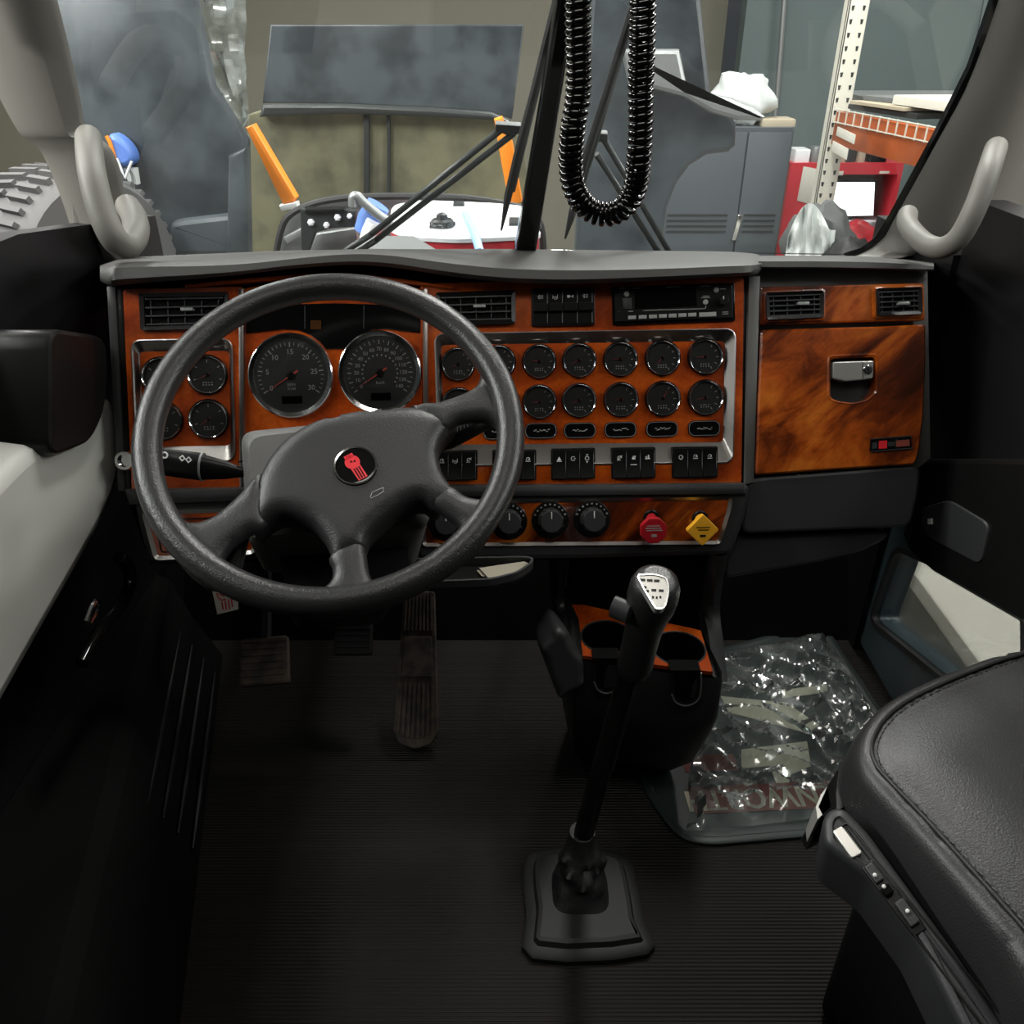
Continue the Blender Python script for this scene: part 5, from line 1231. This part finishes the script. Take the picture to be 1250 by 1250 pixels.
    zt = at_y(950, 156, Y).z; xr = at_y(970, 156, Y).x; xs_ = at_y(908, 200, Y).x; xl = xs_ - (xr - xs_) * 1.0 - .28
    t = thing('storage_cabinet', Vector(((xl + xr) / 2, Y, GZ)), 'tall grey two-door steel cabinet behind the right fender', 'cabinet')
    MB().bbox(xl, xr, Y, Y + .55, GZ, zt).build('body', M['cabgrey'], t)
    for a, b_ in ((xl + .01, xs_ - .006), (xs_ + .006, xr - .012)):
        d = MB().slab(f, [(a, GZ + .08), (b_, GZ + .08), (b_, zt - .03), (a, zt - .03)], 0, .02, .004).build('door', M['cabgrey'], t)
        z0 = at_y(900, 262, Y).z; z1 = at_y(900, 282, Y).z
        for k in range(4):
            zz = lerp(z0, z1, k / 3) + (.0); MB().box(f, lerp(a, b_, .12), lerp(a, b_, .88), zz - .008, zz + .008, .018, .024).build('louvre', M['metal_d'], d)
    q = at_y(899, 272, Y); MB().slab(f, rnd([(q.x - .03, q.z - .12), (q.x + .0, q.z - .12), (q.x + .03, q.z + .06), (q.x - .01, q.z + .07)], .01, 3), .018, .05, .006).build('handle', M['chrome'], t)
    def lump(name, c, rx, ry, rz, m_, lab, cat, seed, grp=None, amp=.35):
        mm = MB(); rows = []
        for j in range(15):
            th = math.pi * j / 14; row = []
            for i in range(24):
                ph = 2 * math.pi * i / 24; d = Vector((math.sin(th) * math.cos(ph), math.sin(th) * math.sin(ph), math.cos(th))); k = 1 + amp * noise.noise(d * 1.7 + Vector((seed, 0, 0))) + amp * .35 * noise.noise(d * 5 + Vector((seed, 3, 0)))
                row.append(Vector((c[0] + d.x * rx * k, c[1] + d.y * ry * k, max(c[2] + d.z * rz * k, c[2] - rz * .95))))
            rows.append(row)
        mm.loft(rows); o = mm.build(name, M[m_], ang=50); return tag(o, lab, cat, grp) if lab else o
    p = at_y(905, 135, Y + .2); lump('cloth_bundle', (p.x, Y + .25, zt + .17), .22, .2, .18, 'cloth', 'crumpled white bundle on top of the grey cabinet', 'bundle', 2.0)
    p = at_y(940, 150, Y + .2); tag(MB().slab(WORLD, rnd([(p.x - .09, Y + .08), (p.x + .16, Y + .08), (p.x + .16, Y + .3), (p.x - .09, Y + .3)], .03, 3), zt, zt + .05, .015).build('flat_box', M['card']), 'flat tan box on the right of the grey cabinet top', 'box')

    # ---- red computer cabinet
    Y = 7.6; f = FY(Y); zt = at_y(1030, 199, Y).z; x0 = at_y(966, 199, Y).x; x1 = at_y(1104, 199, Y).x
    t = thing('tool_cabinet', Vector(((x0 + x1) / 2, Y, GZ)), 'red steel workstation cabinet with a lit monitor inside', 'cabinet')
    zs = at_y(1050, 272, Y).z; zo = at_y(1050, 213, Y).z; xi0 = at_y(1003, 215, Y).x; xi1 = at_y(1096, 213, Y).x
    MB().bbox(x0, x1, Y + .55, Y + .6, GZ, zt).build('back', M['toolred'], t)
    MB().bbox(x0, x1, Y, Y + .6, zo, zt).build('top_box', M['toolred'], t)
    MB().bbox(x0, xi0, Y, Y + .6, GZ, zo).build('side_panel', M['toolred'], t)
    MB().bbox(xi1, x1, Y, Y + .6, GZ, zo).build('side_panel', M['toolred'], t)
    MB().bbox(xi0, xi1, Y, Y + .6, GZ, zs - .04).build('lower_box', M['toolred'], t)
    MB().bbox(xi0 - .02, xi1, Y - .25, Y + .5, zs - .03, zs).build('desk_shelf', M['white'], t)
    MB().bbox(xi0, xi1, Y + .5, Y + .54, zs, zo).build('recess_back', M['metal_d'], t)
    t = thing('monitor', Vector(((xi0 + xi1) / 2, Y + .15, zs)), 'computer monitor with blank white screen in the red cabinet', 'monitor')
    g = FY(Y + .12); a = g.pts([(1006, 220), (1073, 220), (1071, 268), (1006, 268)]); MB().slab(g, [(a[0][0], zs + .03), (a[1][0], zs + .03), a[1], a[0]], -.05, 0, .005).build('housing', M['black'], t)
    s = g.pts([(1009, 222.5), (1068, 222.5), (1066, 263), (1009, 264)], .004); MB().prism(g, s, 0, .004).build('screen', M['screen'], t)
    MB().bbox((xi0 + xi1) / 2 - .1, (xi0 + xi1) / 2 + .05, Y + .12, Y + .3, zs, zs + .03).build('stand', M['black'], t)
    m = MB().slab(FY(Y - .005), FY(Y - .005).pts([(981, 203), (1001, 207), (992, 250), (973, 245)]), -.004, .0, .001); tag(m.build('notice_sheet', M['paper']), 'white notice sheet stuck on the red cabinet side', 'paper')
    for L, lab in (([(1015, 209), (1030, 209), (1029, 214), (1014, 214)], 'white label strip above the monitor, left'), ([(1074, 209), (1086, 209), (1085, 212), (1073, 212)], 'small white label strip above the monitor, right')):
        tag(MB().slab(FY(Y - .003), FY(Y - .003).pts(L), -.002, .0, .0005).build('label_strip', M['paper']), lab, 'label')
    def onred(name, px0, px1, py, dz, dep, m_, lab, cat, rr=.02, dy=.0):
        a = at_y(px0, py, Y + .05).x; b_ = at_y(px1, py, Y + .05).x
        tag(MB().slab(WORLD, rnd([(a, Y + .04 + dy), (b_, Y + .04 + dy), (b_, Y + .04 + dep + dy), (a, Y + .04 + dep + dy)], rr, 4), zt, zt + dz, .01).build(name, M[m_]), lab, cat)
    onred('white_box', 970, 989, 190, .10, .2, 'white', 'white box at the left end of the red cabinet top', 'box')
    onred('grey_can', 990, 1003, 195, .12, .12, 'metal_g', 'squat grey can beside the white box on the red cabinet', 'can', .05)
    onred('brown_binder', 1024, 1032, 195, .24, .2, 'card', 'narrow brown binder standing on the red cabinet', 'binder', .01)
    onred('black_case', 1033, 1043, 195, .24, .2, 'metal_d', 'black upright case between binder and tan tin on red cabinet', 'case', .02)
    onred('tan_tin', 1046, 1057, 195, .20, .14, 'card', 'tan tin with pale label on the red cabinet', 'tin', .05)
    onred('black_device', 1060, 1082, 196, .11, .2, 'black', 'black box device at the right of the red cabinet top', 'device')
    # shelf items by the monitor
    tag(MB().slab(WORLD, [(xi0 + .25, Y - .22), (xi0 + .55, Y - .22), (xi0 + .6, Y - .05), (xi0 + .3, Y - .05)], zs, zs + .02, .005).build('keyboard', M['metal_g']), 'grey keyboard on the desk shelf below the monitor', 'keyboard')

    # ---- pallet rack
    t = thing('pallet_rack', at_y(1000, 300, 6.2), 'white perforated rack upright carrying an orange beam', 'rack')
    Y = 6.2; f = FY(Y); pa = at_y(1030, 113, Y); xw = .13
    xx = at_y(1018, 180, Y).x
    MB().slab(f, [(xx - xw / 2, GZ), (xx + xw / 2, GZ), (xx + xw / 2, 3.0), (xx - xw / 2, 3.0)], -.02, 0, .004).build('upright', M['rackwhite'], t)
    MB().bbox(xx - xw / 2 - .0, xx - xw / 2 + .012, Y, Y + .09, GZ, 3.0).build('upright_flange', M['rackwhite'], t)
    mm = MB()
    for k in range(64):
        z = GZ + .1 + k * .075
        for s in (-.035, .035): mm.prism(f, [(xx + s - .006, z - .014), (xx + s + .006, z - .014), (xx + s + .010, z + .014), (xx + s - .010, z + .014)], .0, .0015)
    o = mm.build('slot_row', M['metal_d'], t); o['kind'] = 'stuff'
    A = at_y(1021, 136, 6.15); Bq = at_y(1016, 176, 6.15); E_ = at_y(1150, 172, 4.9); 
    hgt = A.z - Bq.z
    bd = (E_ - A); bd.z = 0; bf = Frame(A + Vector((0, 0, 0)), bd, (0, 0, 1)); L = bd.length
    dz = 0
    MB().slab(bf, [(0, -hgt), (L * 1.6, -hgt), (L * 1.6, 0), (0, 0)], -.05, .0, .006).build('beam', M['rackorange'], t)
    # wire deck edge
    for k in range(18):
        u = .05 + k * L * 1.5 / 18; MB().box(bf, u, u + .006, -.07, .02, .0, .008).build('deck_wire', M['rackwhite'], t)
    for v in (.012, -.065): MB().box(bf, 0, L * 1.6, v, v + .006, .002, .010).build('deck_wire', M['rackwhite'], t)
    for a, c, lab in (((.06, -.16), (.32, -.10), 'upper white label strip on the orange rack beam'), ((.03, -.26), (.26, -.19), 'lower white label strip on the orange rack beam')):
        tag(MB().slab(bf, [(a[0], a[1] + .02), (c[0], a[1] - .005), (c[0], c[1] - .01), (a[0], c[1] + .015)], 0.0, .004, .001).build('beam_label', M['paper']), lab, 'label')
    # boards and card lying on the deck
    dk = Frame(bf.o, bf.u, Vector((0, 0, 1)).cross(bf.u))
    for k, (u0, u1, v0, v1, z, th, m_, lab) in enumerate(((.05, .8, .05, .8, .02, .03, 'metal_d', 'dark flat sheet lying lowest on the rack deck'), (.12, .7, .02, .6, .055, .02, 'card', 'folded tan cardboard on the rack deck'), (.5, 1.9, .1, .7, .08, .05, 'paper', 'long pale board lying topmost on the rack deck'), (.14, .42, .1, .5, .076, .03, 'cloth_g', 'small grey pad on the cardboard on the rack deck'))):
        tag(MB().slab(dk, [(u0, v0), (u1, v0 + .05), (u1 - .05, v1), (u0 + .06, v1 - .04)], z, z + th, .006).build('stored_sheet', M[m_]), lab, 'sheet', 'sheets stored on the rack')
    q = at_y(1050, 121, 6.6); MB().bbox(q.x, q.x + 2.2, 6.55, 7.2, q.z - .04, q.z + .02).build('upper_shelf', M['metal_g'], t)

    # ---- draped coats in front of the red cabinet
    p = at_y(1012, 300, 5.6); lump('draped_jacket', (p.x - .02, 5.75, p.z - .02), .20, .16, .24, 'cloth_g', 'dark grey jacket draped under the rack upright', 'jacket', 7.0, None, .45)
    p = at_y(990, 300, 5.4); rows = []
    for j in range(18):
        row = []
        for i in range(22):
            x = lerp(962, 1020, i / 21); s = i / 21; yt = 300 - 52 * math.sin(math.pi * min(1, s * 1.15) * .8 + .25); y = lerp(yt, 315, j / 17)
            row.append(at_y(x - 4 * (j / 17), y, 5.45 + .09 * noise.noise(Vector((i * .42, j * .12, 4))) + .03 * math.sin(i * 1.1)))
        rows.append(row)
    m = MB().grid(rows); k = len(m.V); tag(m.build('pale_cloth', M['cloth'], ang=60), 'pale cloth hanging over the grey jacket', 'cloth')
    p = at_y(1045, 300, 5.3); lump('black_bag', (p.x - .02, 5.35, p.z - .13), .17, .14, .16, 'rubber', 'black bag below the monitor beside the grey jacket', 'bag', 12.0)
    p = at_y(1040, 286, 5.5); lump('red_cloth', (p.x + .22, 6.0, p.z - .14), .17, .10, .12, 'toolred', 'red cloth lying behind the black bag', 'cloth', 15.0)
    # pale bench and crate outside the right-hand look-down window
    q = at_x(1090, 700, 2.2)
    z0 = at_x(1100, 740, 1.9).z
    t = thing('side_workbench', Vector((2.2, 3.4, GZ)), 'pale workbench seen through the low door window', 'bench')
    MB().bbox(1.5, 3.2, 1.6, 4.2, GZ + .72, GZ + .78).build('bench_top', M['rackwhite'], t)
    for x in (1.55, 3.1):
        for y in (1.65, 4.1): MB().bbox(x, x + .06, y, y + .06, GZ, GZ + .72).build('leg', M['metal_g'], t)
    tag(MB().slab(WORLD, rnd([(1.75, 2.9), (2.4, 2.9), (2.4, 3.3), (1.75, 3.3)], .02, 3), GZ + .78, GZ + 1.1, .02).build('white_carton', M['white']), 'white carton on the workbench outside the door window', 'carton')
workshop()
